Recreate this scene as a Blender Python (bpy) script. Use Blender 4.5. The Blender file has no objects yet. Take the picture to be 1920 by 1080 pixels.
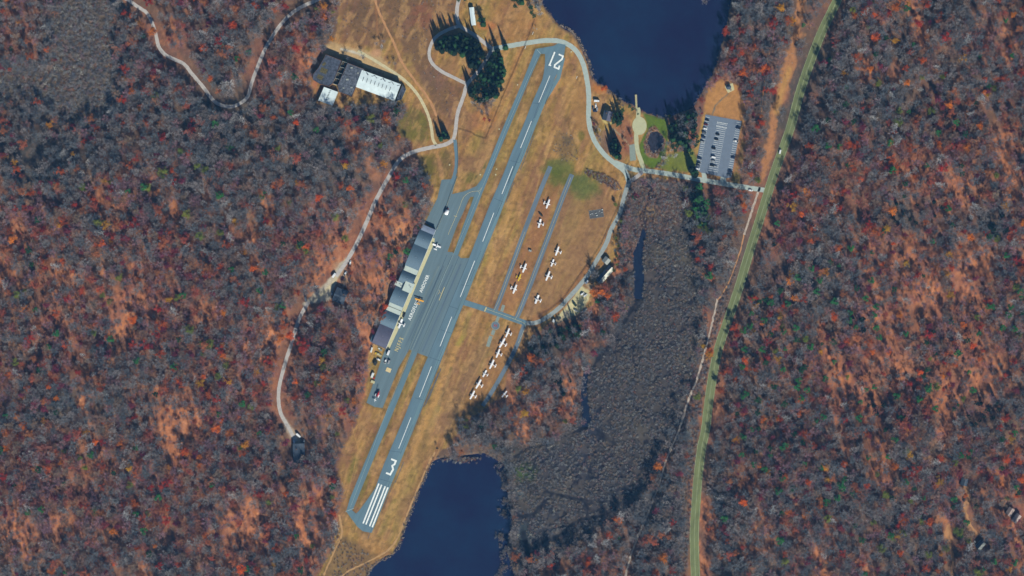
import bpy, math, random
import numpy as np
from mathutils import Vector, Matrix
from mathutils.geometry import tessellate_polygon

# ---------------------------------------------------------------- camera, sky, sun, exposure
S = 0.618                                   # metres per map unit (the photo is a straight-down map view)
CAM_H = 3000.0
scene = bpy.context.scene
cd = bpy.data.cameras.new("camera"); cam = bpy.data.objects.new("camera", cd)
scene.collection.objects.link(cam); scene.camera = cam
cam.location = (0, 0, CAM_H); cam.rotation_euler = (0, 0, 0)
cd.sensor_width = 36; cd.lens = 36 * CAM_H / (1920 * S)
cd.clip_start = 10; cd.clip_end = 20000

SUN_EL, SUN_AZ = 33.0, 161.0                # late autumn, late morning: sun in the south-south-east
world = bpy.data.worlds.new("World"); scene.world = world; world.use_nodes = True
wn = world.node_tree; wn.nodes.clear()
sky = wn.nodes.new("ShaderNodeTexSky"); sky.sky_type = 'NISHITA'; sky.sun_disc = False
sky.sun_elevation = math.radians(SUN_EL); sky.sun_rotation = math.radians(SUN_AZ)
sky.air_density = 1.0; sky.dust_density = 0.1; sky.ozone_density = 4.5
bg = wn.nodes.new("ShaderNodeBackground"); bg.inputs[1].default_value = 0.05
wo = wn.nodes.new("ShaderNodeOutputWorld")
wn.links.new(sky.outputs[0], bg.inputs[0]); wn.links.new(bg.outputs[0], wo.inputs[0])
sl = bpy.data.lights.new("sun", 'SUN'); sl.energy = 5.0; sl.angle = math.radians(0.5); sl.color = (1.0, 0.955, 0.88)
sun = bpy.data.objects.new("sun", sl); scene.collection.objects.link(sun)
az, el = math.radians(SUN_AZ), math.radians(SUN_EL)
sdir = Vector((math.sin(az) * math.cos(el), math.cos(az) * math.cos(el), math.sin(el)))
sun.rotation_euler = sdir.to_track_quat('Z', 'Y').to_euler(); sun.location = sdir * 500
vs = scene.view_settings; scene.display_settings.display_device = 'sRGB'
vs.view_transform = 'Standard'; vs.look = 'None'; vs.exposure = 0.73; vs.gamma = 1; vs.use_curve_mapping = False
def build_haze():
    v = [(x, y, z) for z in (-14, CAM_H + 12) for x, y in ((-9000, -9000), (9000, -9000), (9000, 9000), (-9000, 9000))]
    me = bpy.data.meshes.new('haze'); me.from_pydata(v, [], [(3, 2, 1, 0), (4, 5, 6, 7), (0, 1, 5, 4), (1, 2, 6, 5), (2, 3, 7, 6), (3, 0, 4, 7)])
    m = bpy.data.materials.new('thin blue air'); m.use_nodes = True; m.node_tree.nodes.clear()
    o_ = m.node_tree.nodes.new('ShaderNodeOutputMaterial'); p_ = m.node_tree.nodes.new('ShaderNodeVolumePrincipled')
    p_.inputs['Color'].default_value = (0.16, 0.50, 1.0, 1); p_.inputs['Density'].default_value = 1.7e-5; p_.inputs['Anisotropy'].default_value = 0.0
    m.node_tree.links.new(p_.outputs[0], o_.inputs['Volume']); me.materials.append(m)
    o = bpy.data.objects.new('haze', me); scene.collection.objects.link(o); o['kind'] = 'stuff'; o['label'] = 'thin blue air between the camera and the land'
build_haze()
scene.cycles.max_bounces = 4; scene.cycles.diffuse_bounces = 2; scene.cycles.glossy_bounces = 1

# ---------------------------------------------------------------- helpers
KE = (1.37, 1.34, 1.34)                     # irradiance x exposure: turns a seen colour into a base colour
def lin1(c):
    c /= 255.0
    return c / 12.92 if c <= 0.04045 else ((c + 0.055) / 1.055) ** 2.4
HZ = (0.004, 0.0125, 0.026)                # the light the air adds over the whole depth
def A(r, g, b):
    return tuple(min(0.85, max(0.008, (lin1(v) - h) / k)) for v, k, h in zip((r, g, b), KE, HZ))
def P(px, py): return ((px - 960) * S, (540 - py) * S)
def PL(pts): return [P(*p) for p in pts]

def mat(name, col, rough=0.8, noise=0.0, scale=0.5, metal=0.0, stretch=None, rnd=0.0, spec=0.3, bump=0.0, trans=False, rndhue=0.0):
    m = bpy.data.materials.new(name); m.use_nodes = True
    nt = m.node_tree; N = nt.nodes; L = nt.links
    b = N['Principled BSDF']; b.inputs['Roughness'].default_value = rough; b.inputs['Metallic'].default_value = metal
    b.inputs['Specular IOR Level'].default_value = spec
    src = N.new('ShaderNodeRGB'); src.outputs[0].default_value = (*col, 1); out = src.outputs[0]
    if noise > 0:
        tc = N.new('ShaderNodeTexCoord'); mp = N.new('ShaderNodeMapping'); L.new(tc.outputs['Object'], mp.inputs[0])
        if stretch:
            vr = N.new('ShaderNodeVectorRotate'); vr.rotation_type = 'Z_AXIS'; vr.inputs['Angle'].default_value = -stretch[0]
            L.new(tc.outputs['Object'], vr.inputs['Vector']); L.new(vr.outputs[0], mp.inputs[0]); mp.inputs['Scale'].default_value = (stretch[1], 1, 1)
        nz = N.new('ShaderNodeTexNoise'); nz.inputs['Scale'].default_value = scale; nz.inputs['Detail'].default_value = 6; nz.inputs['Roughness'].default_value = 0.65
        L.new(mp.outputs[0], nz.inputs['Vector'])
        mr = N.new('ShaderNodeMapRange'); mr.inputs[1].default_value = 0.34; mr.inputs[2].default_value = 0.66
        mr.inputs[3].default_value = 1 - noise; mr.inputs[4].default_value = 1 + noise; L.new(nz.outputs[0], mr.inputs[0])
        vm = N.new('ShaderNodeVectorMath'); vm.operation = 'SCALE'; L.new(out, vm.inputs[0]); L.new(mr.outputs[0], vm.inputs['Scale']); out = vm.outputs[0]
        if bump:
            bp = N.new('ShaderNodeBump'); bp.inputs['Strength'].default_value = bump; L.new(nz.outputs[0], bp.inputs['Height']); L.new(bp.outputs[0], b.inputs['Normal'])
    if rnd > 0 or rndhue > 0:
        oi = N.new('ShaderNodeObjectInfo')
        hs = N.new('ShaderNodeHueSaturation'); L.new(out, hs.inputs['Color'])
        mr = N.new('ShaderNodeMapRange'); mr.inputs[3].default_value = 1 - rnd; mr.inputs[4].default_value = 1 + rnd; L.new(oi.outputs['Random'], mr.inputs[0]); L.new(mr.outputs[0], hs.inputs['Value'])
        if rndhue:
            m2 = N.new('ShaderNodeMath'); m2.operation = 'MULTIPLY'; m2.inputs[1].default_value = 37.7; L.new(oi.outputs['Random'], m2.inputs[0])
            m3 = N.new('ShaderNodeMath'); m3.operation = 'FRACT'; L.new(m2.outputs[0], m3.inputs[0])
            mr2 = N.new('ShaderNodeMapRange'); mr2.inputs[3].default_value = 0.5 - rndhue; mr2.inputs[4].default_value = 0.5 + rndhue; L.new(m3.outputs[0], mr2.inputs[0]); L.new(mr2.outputs[0], hs.inputs['Hue'])
        out = hs.outputs[0]
    L.new(out, b.inputs['Base Color'])
    if trans:
        tr = N.new('ShaderNodeBsdfTranslucent'); L.new(out, tr.inputs[0]); mx = N.new('ShaderNodeMixShader'); mx.inputs[0].default_value = 0.3
        L.new(b.outputs[0], mx.inputs[1]); L.new(tr.outputs[0], mx.inputs[2]); L.new(mx.outputs[0], N['Material Output'].inputs[0])
    return m

def mesh(name, verts, faces, m=None, smooth=False):
    me = bpy.data.meshes.new(name); me.from_pydata(verts, [], faces)
    if m:
        for x in (m if isinstance(m, (list, tuple)) else [m]): me.materials.append(x)
    if smooth: me.polygons.foreach_set('use_smooth', [True] * len(me.polygons))
    me.update(); return me
def obj(name, data, parent=None, loc=(0, 0, 0), rz=0.0):
    o = bpy.data.objects.new(name, data); scene.collection.objects.link(o)
    if parent: o.parent = parent
    o.location = loc; o.rotation_euler = (0, 0, rz); return o
def tag(o, label=None, cat=None, group=None, kind=None):
    if label: o['label'] = label
    if cat: o['category'] = cat
    if group: o['group'] = group
    if kind: o['kind'] = kind
    return o
def thing(name, label, cat, loc=(0, 0, 0), rz=0.0, group=None):
    return tag(obj(name, None, None, loc, rz), label, cat, group)
def copy_tree(o, loc, rz, label, group=None):
    r = o.copy(); scene.collection.objects.link(r); r.location = loc; r.rotation_euler = (0, 0, rz)
    r['label'] = label
    if group: r['group'] = group
    for c in KIDS.get(o.name, []):
        d = c.copy(); scene.collection.objects.link(d); d.parent = r
        for g in KIDS.get(c.name, []):
            e = g.copy(); scene.collection.objects.link(e); e.parent = d
    return r
KIDS = {}
def remember(o):
    KIDS[o.name] = list(o.children)
    for c in o.children: KIDS[c.name] = list(c.children)

class MB:                                    # collects shapes into one mesh
    def __init__(s): s.v = []; s.f = []
    def add(s, v, f):
        n = len(s.v); s.v += [tuple(x) for x in v]; s.f += [tuple(i + n for i in q) for q in f]; return s
    def box(s, x0, x1, y0, y1, z0, z1, rz=0.0, c=(0, 0)):
        v = [(x, y, z) for z in (z0, z1) for x, y in ((x0, y0), (x1, y0), (x1, y1), (x0, y1))]
        if rz or c != (0, 0):
            ca, sa = math.cos(rz), math.sin(rz); v = [(c[0] + x * ca - y * sa, c[1] + x * sa + y * ca, z) for x, y, z in v]
        return s.add(v, [(3, 2, 1, 0), (4, 5, 6, 7), (0, 1, 5, 4), (1, 2, 6, 5), (2, 3, 7, 6), (3, 0, 4, 7)])
    def tube(s, a, b, r0, r1, n=6, cap=True):
        a, b = Vector(a), Vector(b); d = (b - a).normalized(); u = d.orthogonal().normalized(); w = d.cross(u)
        v = [tuple(c + (u * math.cos(6.2832 * i / n) + w * math.sin(6.2832 * i / n)) * r) for c, r in ((a, r0), (b, r1)) for i in range(n)]
        f = [(i, (i + 1) % n, n + (i + 1) % n, n + i) for i in range(n)]
        if cap: f += [tuple(range(n))[::-1], tuple(range(n, 2 * n))]
        return s.add(v, f)
    def loft(s, rings, cap=True):
        n = len(rings[0]); v = [p for r in rings for p in r]
        f = [(k * n + i, k * n + (i + 1) % n, (k + 1) * n + (i + 1) % n, (k + 1) * n + i) for k in range(len(rings) - 1) for i in range(n)]
        if cap: f += [tuple(range(n))[::-1], tuple(range((len(rings) - 1) * n, len(rings) * n))]
        return s.add(v, f)
    def prism(s, poly, z0, z1):
        n = len(poly); tri = tessellate_polygon([[Vector((x, y, 0)) for x, y in poly]])
        area = sum(poly[i][0] * poly[(i + 1) % n][1] - poly[(i + 1) % n][0] * poly[i][1] for i in range(n))
        v = [(x, y, z0) for x, y in poly] + [(x, y, z1) for x, y in poly]
        f = []
        for t in tri:
            a, b, c = [poly[i] for i in t]
            if (b[0] - a[0]) * (c[1] - a[1]) - (b[1] - a[1]) * (c[0] - a[0]) < 0: t = t[::-1]
            f.append(tuple(i + n for i in t)); f.append(tuple(t)[::-1])
        for i in range(n):
            j = (i + 1) % n
            f.append((i, j, n + j, n + i) if area > 0 else (j, i, n + i, n + j))
        return s.add(v, f)
    def build(s, name, m, parent=None, smooth=False, loc=(0, 0, 0), rz=0.0):
        return obj(name, mesh(name, s.v, s.f, m, smooth), parent, loc, rz)

def sheet(name, poly, z, m):                 # flat polygon laid on the ground
    tri = tessellate_polygon([[Vector((x, y, 0)) for x, y in poly]]); f = []
    for t in tri:
        a, b, c = [poly[i] for i in t]
        f.append(tuple(t) if (b[0] - a[0]) * (c[1] - a[1]) - (b[1] - a[1]) * (c[0] - a[0]) > 0 else tuple(t)[::-1])
    o = obj(name, mesh(name, [(x, y, z) for x, y in poly], f, m)); o['kind'] = 'structure'; return o
def smooth_line(pts, step=3.0):              # Catmull-Rom through the points
    pts = [Vector(p) for p in pts]; q = [pts[0] * 2 - pts[1]] + pts + [pts[-1] * 2 - pts[-2]]; out = []
    for i in range(1, len(q) - 2):
        a, b, c, d = q[i - 1:i + 3]; n = max(1, int((c - b).length / step))
        for k in range(n):
            t = k / n; out.append(0.5 * ((2 * b) + (c - a) * t + (2 * a - 5 * b + 4 * c - d) * t * t + (3 * b - a - 3 * c + d) * t ** 3))
    return out + [pts[-1]]
def ribbon_mb(mb, pts, w, z, curve=True, wob=0.0, seed=1):
    r = random.Random(seed)
    p = smooth_line(pts) if curve else [Vector(x) for x in pts]; v = []
    for i, c in enumerate(p):
        d = (p[min(i + 1, len(p) - 1)] - p[max(i - 1, 0)]).normalized(); nrm = Vector((-d.y, d.x))
        v += [tuple(c + nrm * (w / 2 + r.uniform(-wob, wob))) + (z,), tuple(c - nrm * (w / 2 + r.uniform(-wob, wob))) + (z,)]
    return mb.add(v, [(2 * i + 1, 2 * i + 3, 2 * i + 2, 2 * i) for i in range(len(p) - 1)])
def ribbon(name, pts, w, z, m, curve=True, wob=0.0):
    mb = MB(); ribbon_mb(mb, pts, w, z, curve, wob); o = mb.build(name, m); o['kind'] = 'structure'; return o

# numpy noise and distances
def vnoise(X, Y, scale, seed):
    rs = np.random.RandomState(seed); T = rs.rand(257, 257)
    x = X / scale + 1000.3 * (seed % 7 + 1); y = Y / scale + 773.7 * (seed % 5 + 1)
    xi = np.floor(x).astype(int); yi = np.floor(y).astype(int); fx = x - xi; fy = y - yi
    fx = fx * fx * (3 - 2 * fx); fy = fy * fy * (3 - 2 * fy); a = xi % 256; b = yi % 256
    return (T[a, b] * (1 - fx) + T[a + 1, b] * fx) * (1 - fy) + (T[a, b + 1] * (1 - fx) + T[a + 1, b + 1] * fx) * fy
def fbm(X, Y, scale, seed, o=4):
    s = 0; t = 0; a = 1.0
    for k in range(o): s = s + a * vnoise(X, Y, scale / 2 ** k, seed + k * 11); t += a; a *= 0.55
    return s / t
def sm(x, a, b):
    t = np.clip((x - a) / (b - a), 0, 1); return t * t * (3 - 2 * t)
def seg_dist(X, Y, pts):
    d = np.full(X.shape, 1e9)
    for (x0, y0), (x1, y1) in zip(pts[:-1], pts[1:]):
        dx, dy = x1 - x0, y1 - y0; l2 = dx * dx + dy * dy + 1e-9
        t = np.clip(((X - x0) * dx + (Y - y0) * dy) / l2, 0, 1)
        d = np.minimum(d, (X - x0 - t * dx) ** 2 + (Y - y0 - t * dy) ** 2)
    return np.sqrt(d)
def sdist(X, Y, poly):                       # signed distance to a polygon, negative inside
    q = list(poly) + [poly[0]]; d = seg_dist(X, Y, q); ins = np.zeros(X.shape, bool)
    for (x0, y0), (x1, y1) in zip(q[:-1], q[1:]):
        if y0 == y1: continue
        c = ((y0 > Y) != (y1 > Y)) & (X < (x1 - x0) * (Y - y0) / (y1 - y0) + x0); ins ^= c
    return np.where(ins, -d, d)

# ---------------------------------------------------------------- map data (map units, measured on the photo)
LAKE_N = [(1012, -40), (1018, 5), (1030, 25), (1051, 48), (1075, 62), (1093, 92), (1106, 122), (1110, 143), (1122, 155), (1136, 163), (1156, 179), (1172, 190), (1187, 195), (1203, 207), (1225, 214), (1249, 219), (1272, 212), (1285, 208), (1299, 198), (1309, 184), (1321, 162), (1333, 140), (1345, 112), (1357, 72), (1366, 30), (1372, -40)]
LAKE_S = [(688, 1120), (690, 1078), (703, 1059), (722, 1048), (738, 1039), (751, 1018), (763, 980), (784, 928), (803, 884), (812, 868), (836, 858), (860, 862), (880, 853), (905, 851), (935, 864), (948, 885), (953, 930), (957, 960), (957, 990), (950, 1030), (962, 1075), (970, 1120)]
POND = [(1214, 262), (1221, 249), (1232, 247), (1243, 256), (1244, 268), (1236, 278), (1226, 287), (1218, 277)]
CREEK = [(1205, 430), (1212, 436), (1209, 450), (1204, 470), (1206, 500), (1207, 525), (1204, 560), (1188, 560), (1190, 540), (1189, 510), (1188, 475), (1196, 455)]
CREEK2 = [(1104, 700), (1100, 716), (1101, 735), (1104, 762), (1108, 785), (1104, 800), (1092, 800), (1092, 780), (1089, 748), (1091, 716), (1096, 698)]
WATERS = [PL(LAKE_N), PL(LAKE_S), PL(POND), PL(CREEK), PL(CREEK2)]
MARSH = [(1195, 335), (1290, 345), (1297, 420), (1318, 500), (1322, 560), (1318, 640), (1298, 720), (1262, 830), (1225, 900), (1190, 955), (1150, 985), (1110, 1010), (1050, 1040), (1000, 1050), (965, 1080), (950, 1030), (957, 990), (955, 930), (948, 885), (930, 862), (960, 840), (1000, 822), (1050, 810), (1085, 785), (1086, 730), (1100, 675), (1135, 640), (1160, 590), (1178, 545), (1166, 520), (1168, 480), (1163, 430), (1170, 385)]
THICKET = [(110, -20), (218, -20), (232, 60), (228, 110), (245, 150), (232, 195), (205, 225), (165, 240), (120, 235), (92, 205), (40, 200), (-20, 210), (-20, 125), (40, 118), (90, 125), (95, 90), (85, 50)]
# open ground without forest
FIELD = [(640, -60), (1012, -60), (1018, 5), (1060, 50), (1093, 92), (1108, 135), (1150, 178), (1200, 208), (1250, 222), (1262, 260), (1262, 300), (1312, 316), (1318, 210), (1328, 165), (1352, 150), (1385, 160), (1396, 200), (1392, 300), (1378, 338), (1300, 335), (1205, 335), (1180, 352), (1168, 400), (1160, 440), (1152, 485), (1146, 520), (1118, 545), (1105, 575), (1075, 592), (1040, 600), (1012, 618), (992, 634), (980, 660), (962, 678), (948, 700), (946, 740), (935, 748), (915, 762), (880, 785), (860, 795), (848, 830), (820, 850), (800, 890), (760, 985), (738, 1040), (690, 1078), (688, 1120), (585, 1120), (596, 1075), (618, 1035), (632, 1000), (636, 960), (645, 930), (632, 880), (645, 835), (668, 792), (680, 755), (690, 705), (694, 662), (700, 640), (740, 540), (770, 470), (792, 420), (806, 400), (812, 352), (795, 315), (779, 288), (770, 264), (738, 246), (764, 217), (764, 196), (740, 195), (735, 190), (630, 202), (592, 192), (583, 150), (600, 100), (622, 80), (634, 50)]
STRIP = [(1497, -60), (1512, -60), (1506, 20), (1498, 50), (1509, 66), (1494, 78), (1492, 108), (1488, 135), (1480, 165), (1470, 185), (1460, 205), (1455, 250), (1438, 330), (1428, 342), (1424, 330), (1438, 262), (1444, 215), (1455, 165), (1467, 120), (1478, 90), (1486, 60), (1493, 20)]
GREEN_TREES_OK = []
RUNWAY = [(1060.5, 85), (1057, 107), (1048, 131), (1040, 148), (1025, 186), (1004, 238), (983, 292), (967, 328), (948, 375), (931, 420), (906.5, 480), (894, 508), (875, 557), (857, 600), (823, 687), (804, 733), (786, 778), (750, 868), (730, 917), (714, 958), (697, 999), (690, 998), (680, 996), (674, 985), (703, 917), (720, 870), (759, 780), (793, 690), (802.5, 669), (880, 483), (905, 418), (920, 380), (943, 328), (960, 284), (980, 238), (998, 192), (1016.7, 150), (1020, 135), (1022, 118), (1022, 100), (1045, 95)]
APRON = [(828, 337), (846, 336), (849, 330), (857, 330), (847.5, 364), (870, 359), (893, 349), (905, 333), (896, 355), (889, 369), (882.5, 369), (878, 376), (868, 400), (858, 420), (839, 472), (849, 473), (852, 478), (858, 478), (864, 484), (880, 484), (880.5, 483), (803, 669), (802.5, 669), (782.5, 661.7), (773, 658), (767.5, 655), (747, 690), (717.5, 765), (702.5, 763), (687, 755), (707, 699), (716, 671), (723.5, 653.6), (816.8, 431), (797, 417), (808, 395), (820, 372)]
TAXI_N = [(1004, 92), (1012, 90), (1014, 101), (993, 148), (955, 239), (917.5, 329), (882.5, 418), (859, 478), (850, 478), (868, 425), (889, 368), (906, 330), (943, 240), (981, 150)]
TAXI_S = [(773, 657), (783, 661), (771, 690), (735, 778), (697.5, 868), (664, 950), (658, 960), (649, 959), (656, 935), (683, 869), (721.7, 779), (760, 690)]
END_N = [(1004, 92), (1009, 91), (1038, 86), (1047, 81), (1060.5, 84), (1052, 104), (1022, 101), (1014, 101)]
END_S = [(649, 959), (658, 955), (667.5, 963), (673, 958), (690, 935), (703, 916), (704, 930), (682, 994), (680, 996), (670, 987.5)]
ROADS = {  # name: (points, width m, tone)
    'north_west_forest_road': ([(222, -12), (262, 15), (275, 24), (285, 42), (293, 68), (297, 86), (308, 101), (322, 109), (345, 120), (358, 136), (380, 162), (398, 186), (412, 196), (432, 200), (450, 194), (465, 180), (472, 155), (485, 120), (497, 92), (515, 62), (535, 36), (560, 16), (590, 2), (625, -12)], 4.0, 'mauve'),
    'farm_road': ([(850, 262), (835, 271), (805, 277), (775, 285), (750, 299), (730, 330), (705, 375), (690, 410), (672, 450), (650, 490), (630, 518)], 4.6, 'mauve'),
    'farm_road_south': ([(578, 566), (560, 600), (548, 640), (535, 680), (523, 730), (525, 770), (540, 800), (556, 828)], 4.2, 'mauve'),
    'lake_road': ([(923, 92), (945, 88), (985, 81), (1025, 76), (1055, 79), (1078, 93), (1092, 116), (1100, 147), (1104, 180), (1104, 225), (1112, 258), (1130, 286), (1152, 306), (1172, 322), (1179, 341)], 5.6, 'pale'),
    'lake_road_east': ([(1152, 304), (1172, 312), (1190, 318), (1225, 322), (1270, 329), (1330, 340), (1390, 350), (1436, 357)], 5.6, 'pale'),
    'lake_road_link': ([(1179, 341), (1192, 333), (1205, 322)], 4.5, 'mauve'),
    'field_road': ([(1179, 341), (1171, 366), (1162, 400), (1146, 430), (1136, 458), (1113, 498), (1103, 515), (1087, 535), (1062, 563), (1050, 576), (1027, 594), (1005, 605), (985, 606)], 5.0, 'asphaltpale'),
    'north_drive': ([(863, -12), (857, 15), (857, 33), (862, 48), (890, 66), (923, 92)], 4.4, 'mauve'),
    'loop_drive': ([(862, 48), (835, 58), (815, 72), (805, 95), (808, 115), (825, 132), (850, 145), (876, 158)], 3.8, 'mauve'),
    'grove_drive': ([(923, 92), (900, 130), (876, 158), (870, 178), (858, 213), (854, 245), (850, 262)], 4.2, 'mauve'),
    'works_drive': ([(671, 95), (715, 121), (754, 147), (779, 172), (796, 200), (807, 230), (812, 262), (818, 272)], 3.4, 'cream'),
    'apron_road': ([(853, 262), (856, 300), (853, 325), (846, 345)], 4.0, 'asphalt'),
    'limecrest': ([(1577, -20), (1569, 2), (1541, 60), (1518, 120), (1500, 173), (1482, 240), (1466, 285), (1450, 330), (1436, 375), (1424, 413), (1403, 480), (1386, 538), (1365, 600), (1347, 655), (1337, 702), (1329, 755), (1323, 805), (1316, 838), (1309, 893), (1305, 945), (1302, 1002), (1303, 1050), (1305, 1100)], 10.6, 'main'),
    'trail_north': ([(1425, 350), (1413, 385), (1402, 420), (1395, 440)], 2.6, 'dirtpale'),
    'rail_trail': ([(1345, 560), (1340, 585), (1325, 647), (1307, 710), (1292, 747), (1280, 785), (1271, 812), (1249, 863), (1237, 905), (1222, 944), (1208, 980), (1197, 1003), (1182, 1045), (1170, 1090)], 2.2, 'dirtpale'),
    'gap_trail': ([(1395, 440), (1388, 470), (1378, 500), (1366, 530), (1352, 555), (1345, 562)], 1.5, 'dirt'),
    'old_trail': ([(1455, 20), (1450, 70), (1438, 120), (1432, 165), (1428, 210)], 1.4, 'dirt'),
    'meadow_trail': ([(703, -12), (706, 10), (716, 34), (738, 80), (754, 117), (777, 150), (804, 186), (819, 218)], 2.6, 'dirt'),
    'shore_track': ([(630, 1090), (655, 1070), (682, 1057), (723, 1035), (743, 1013), (756, 982), (772, 943), (790, 901), (804, 868), (816, 848)], 1.9, 'dirtpale2'),
    'west_track': ([(602, 1090), (627, 1033), (641, 1002), (636, 965)], 2.0, 'dirtpale2'),
    'launch_lane': ([(1196, 202), (1197, 214), (1193, 250), (1195, 280), (1203, 305), (1208, 320)], 5.0, 'launch'),
    'south_east_drive': ([(1783, 1090), (1787, 1050), (1779, 1010), (1777, 985)], 3.0, 'dirt'),
    'south_east_lane': ([(1812, 908), (1818, 930), (1808, 950), (1820, 985), (1832, 1000)], 2.6, 'dirt'),
}
# ---------------------------------------------------------------- materials
AX = math.radians(68)                        # direction of the runway on the map
M = dict(
    asphalt=mat('runway asphalt', A(97, 124, 137), 0.85, 0.11, 0.16, stretch=(AX, 0.12)),
    apron=mat('apron asphalt', A(100, 122, 131), 0.85, 0.12, 0.22, stretch=(AX, 0.05)),
    taxi=mat('taxiway asphalt', A(97, 126, 138), 0.85, 0.11, 0.16, stretch=(AX, 0.12)),
    lane=mat('lane asphalt', A(104, 120, 132), 0.9, 0.18, 0.3, stretch=(AX, 0.1)),
    asphaltpale=mat('field road asphalt', A(150, 158, 155), 0.9, 0.12, 0.3),
    lot=mat('parking asphalt', A(110, 124, 140), 0.9, 0.07, 0.3),
    pale=mat('worn pale road', A(168, 180, 172), 0.9, 0.1, 0.3),
    mauve=mat('grey lane', A(182, 176, 170), 0.9, 0.14, 0.3),
    cream=mat('cream gravel', A(200, 188, 150), 0.95, 0.14, 0.3),
    launch=mat('pale gravel', A(183, 183, 148), 0.95, 0.1, 0.2),
    main=mat('olive road', A(112, 122, 86), 0.9, 0.18, 0.12, stretch=(math.radians(75), 0.3)),
    dirtpale=mat('pale dirt', A(178, 164, 150), 0.95, 0.25, 0.3),
    dirtpale2=mat('tan dirt', A(180, 142, 100), 0.95, 0.15, 0.3),
    dirt=mat('orange dirt', A(186, 138, 98), 0.95, 0.15, 0.2),
    white=mat('white paint', A(236, 240, 232), 0.7, 0.2, 0.8),
    linefaint=mat('faded yellow paint', A(150, 168, 165), 0.8, 0.15, 0.4),
    lineyellow=mat('yellow paint', A(200, 186, 134), 0.8, 0.2, 0.6),
    roadline=mat('road edge paint', A(150, 160, 124), 0.8, 0.25, 0.1),
    joint=mat('tarred joint', A(62, 84, 102), 0.9),
    concrete=mat('concrete', A(196, 190, 150), 0.9, 0.1, 0.4),
    pad=mat('old concrete pad', A(135, 148, 140), 0.9, 0.15, 0.6),
    roofblue=mat('blue grey metal roof', A(88, 112, 128), 0.5, 0.14, 0.5, stretch=(AX, 3.0), spec=0.4),
    roofgrey=mat('light grey metal roof', A(120, 134, 154), 0.5, 0.1, 0.4, spec=0.4),
    roofpurple=mat('dark violet grey roof', A(88, 92, 112), 0.6, 0.12, 0.3),
    rooftar=mat('weathered tar roof', A(70, 80, 96), 0.9, 0.55, 0.35),
    roofworn=mat('patched tar roof', A(84, 92, 104), 0.9, 0.75, 0.5),
    roofwhite=mat('white metal roof', A(218, 232, 230), 0.5, 0.1, 0.15),
    roofoff=mat('off white membrane roof', A(190, 202, 192), 0.7, 0.08, 0.3),
    shingle=mat('dark shingles', A(70, 84, 100), 0.9, 0.15, 0.8),
    shinglelight=mat('pale shingles', A(150, 155, 150), 0.9, 0.15, 0.8),
    cladding=mat('pale cladding', A(150, 155, 150), 0.8, 0.06, 0.5),
    brick=mat('old brick', A(120, 90, 78), 0.9, 0.2, 0.8),
    dark=mat('dark opening', A(40, 46, 54), 0.9),
    trim=mat('white trim', A(215, 220, 215), 0.6),
    planewhite=mat('white aircraft paint', A(240, 240, 238), 0.35, spec=0.5),
    planeyellow=mat('yellow aircraft paint', A(225, 190, 70), 0.4, 0.1, 1.0),
    planeorange=mat('orange aircraft paint', A(225, 165, 75), 0.4, 0.1, 1.0),
    planedark=mat('dark cover', A(48, 58, 62), 0.9),
    red=mat('red paint', A(200, 56, 76), 0.4),
    redtrim=mat('red stripe', A(180, 60, 60), 0.4),
    glass=mat('dark glass', (0.02, 0.03, 0.04), 0.08, spec=0.6),
    rubber=mat('rubber', (0.02, 0.02, 0.022), 0.9),
    metal=mat('bare metal', (0.35, 0.36, 0.38), 0.4, metal=0.7),
    lamp=mat('lamp lens', (0.7, 0.7, 0.65), 0.2),
    wood=mat('weathered wood', A(190, 180, 140), 0.9, 0.15, 1.0),
    fence=mat('rusty fence wire', A(95, 75, 60), 0.9),
    rock=mat('pale boulders', A(138, 126, 116), 0.95, 0.35, 0.8),
)
def water_mat():
    m = mat('lake water', A(27, 52, 84), 0.12, spec=0.35); nt = m.node_tree; N = nt.nodes; L = nt.links; b = N['Principled BSDF']
    tc = N.new('ShaderNodeTexCoord'); nz = N.new('ShaderNodeTexNoise'); nz.inputs['Scale'].default_value = 0.012; nz.inputs['Detail'].default_value = 5
    L.new(tc.outputs['Object'], nz.inputs['Vector'])
    cr = N.new('ShaderNodeValToRGB'); cr.color_ramp.elements[0].position = 0.35; cr.color_ramp.elements[1].position = 0.7
    cr.color_ramp.elements[0].color = (*A(20, 42, 74), 1); cr.color_ramp.elements[1].color = (*A(29, 56, 86), 1)
    nz.inputs['Roughness'].default_value = .7
    L.new(nz.outputs[0], cr.inputs[0]); L.new(cr.outputs[0], b.inputs['Base Color'])
    n2 = N.new('ShaderNodeTexNoise'); n2.inputs['Scale'].default_value = 0.8; n2.inputs['Detail'].default_value = 3; L.new(tc.outputs['Object'], n2.inputs['Vector'])
    bp = N.new('ShaderNodeBump'); bp.inputs['Strength'].default_value = 0.04; L.new(n2.outputs[0], bp.inputs['Height']); L.new(bp.outputs[0], b.inputs['Normal'])
    return m
M['water'] = water_mat(); M['pond'] = mat('brown pond water', A(52, 58, 74), .2, .3, .3, spec=.35); M['creek'] = mat('dark creek water', A(32, 48, 72), .2, .15, .3, spec=.35)

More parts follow.
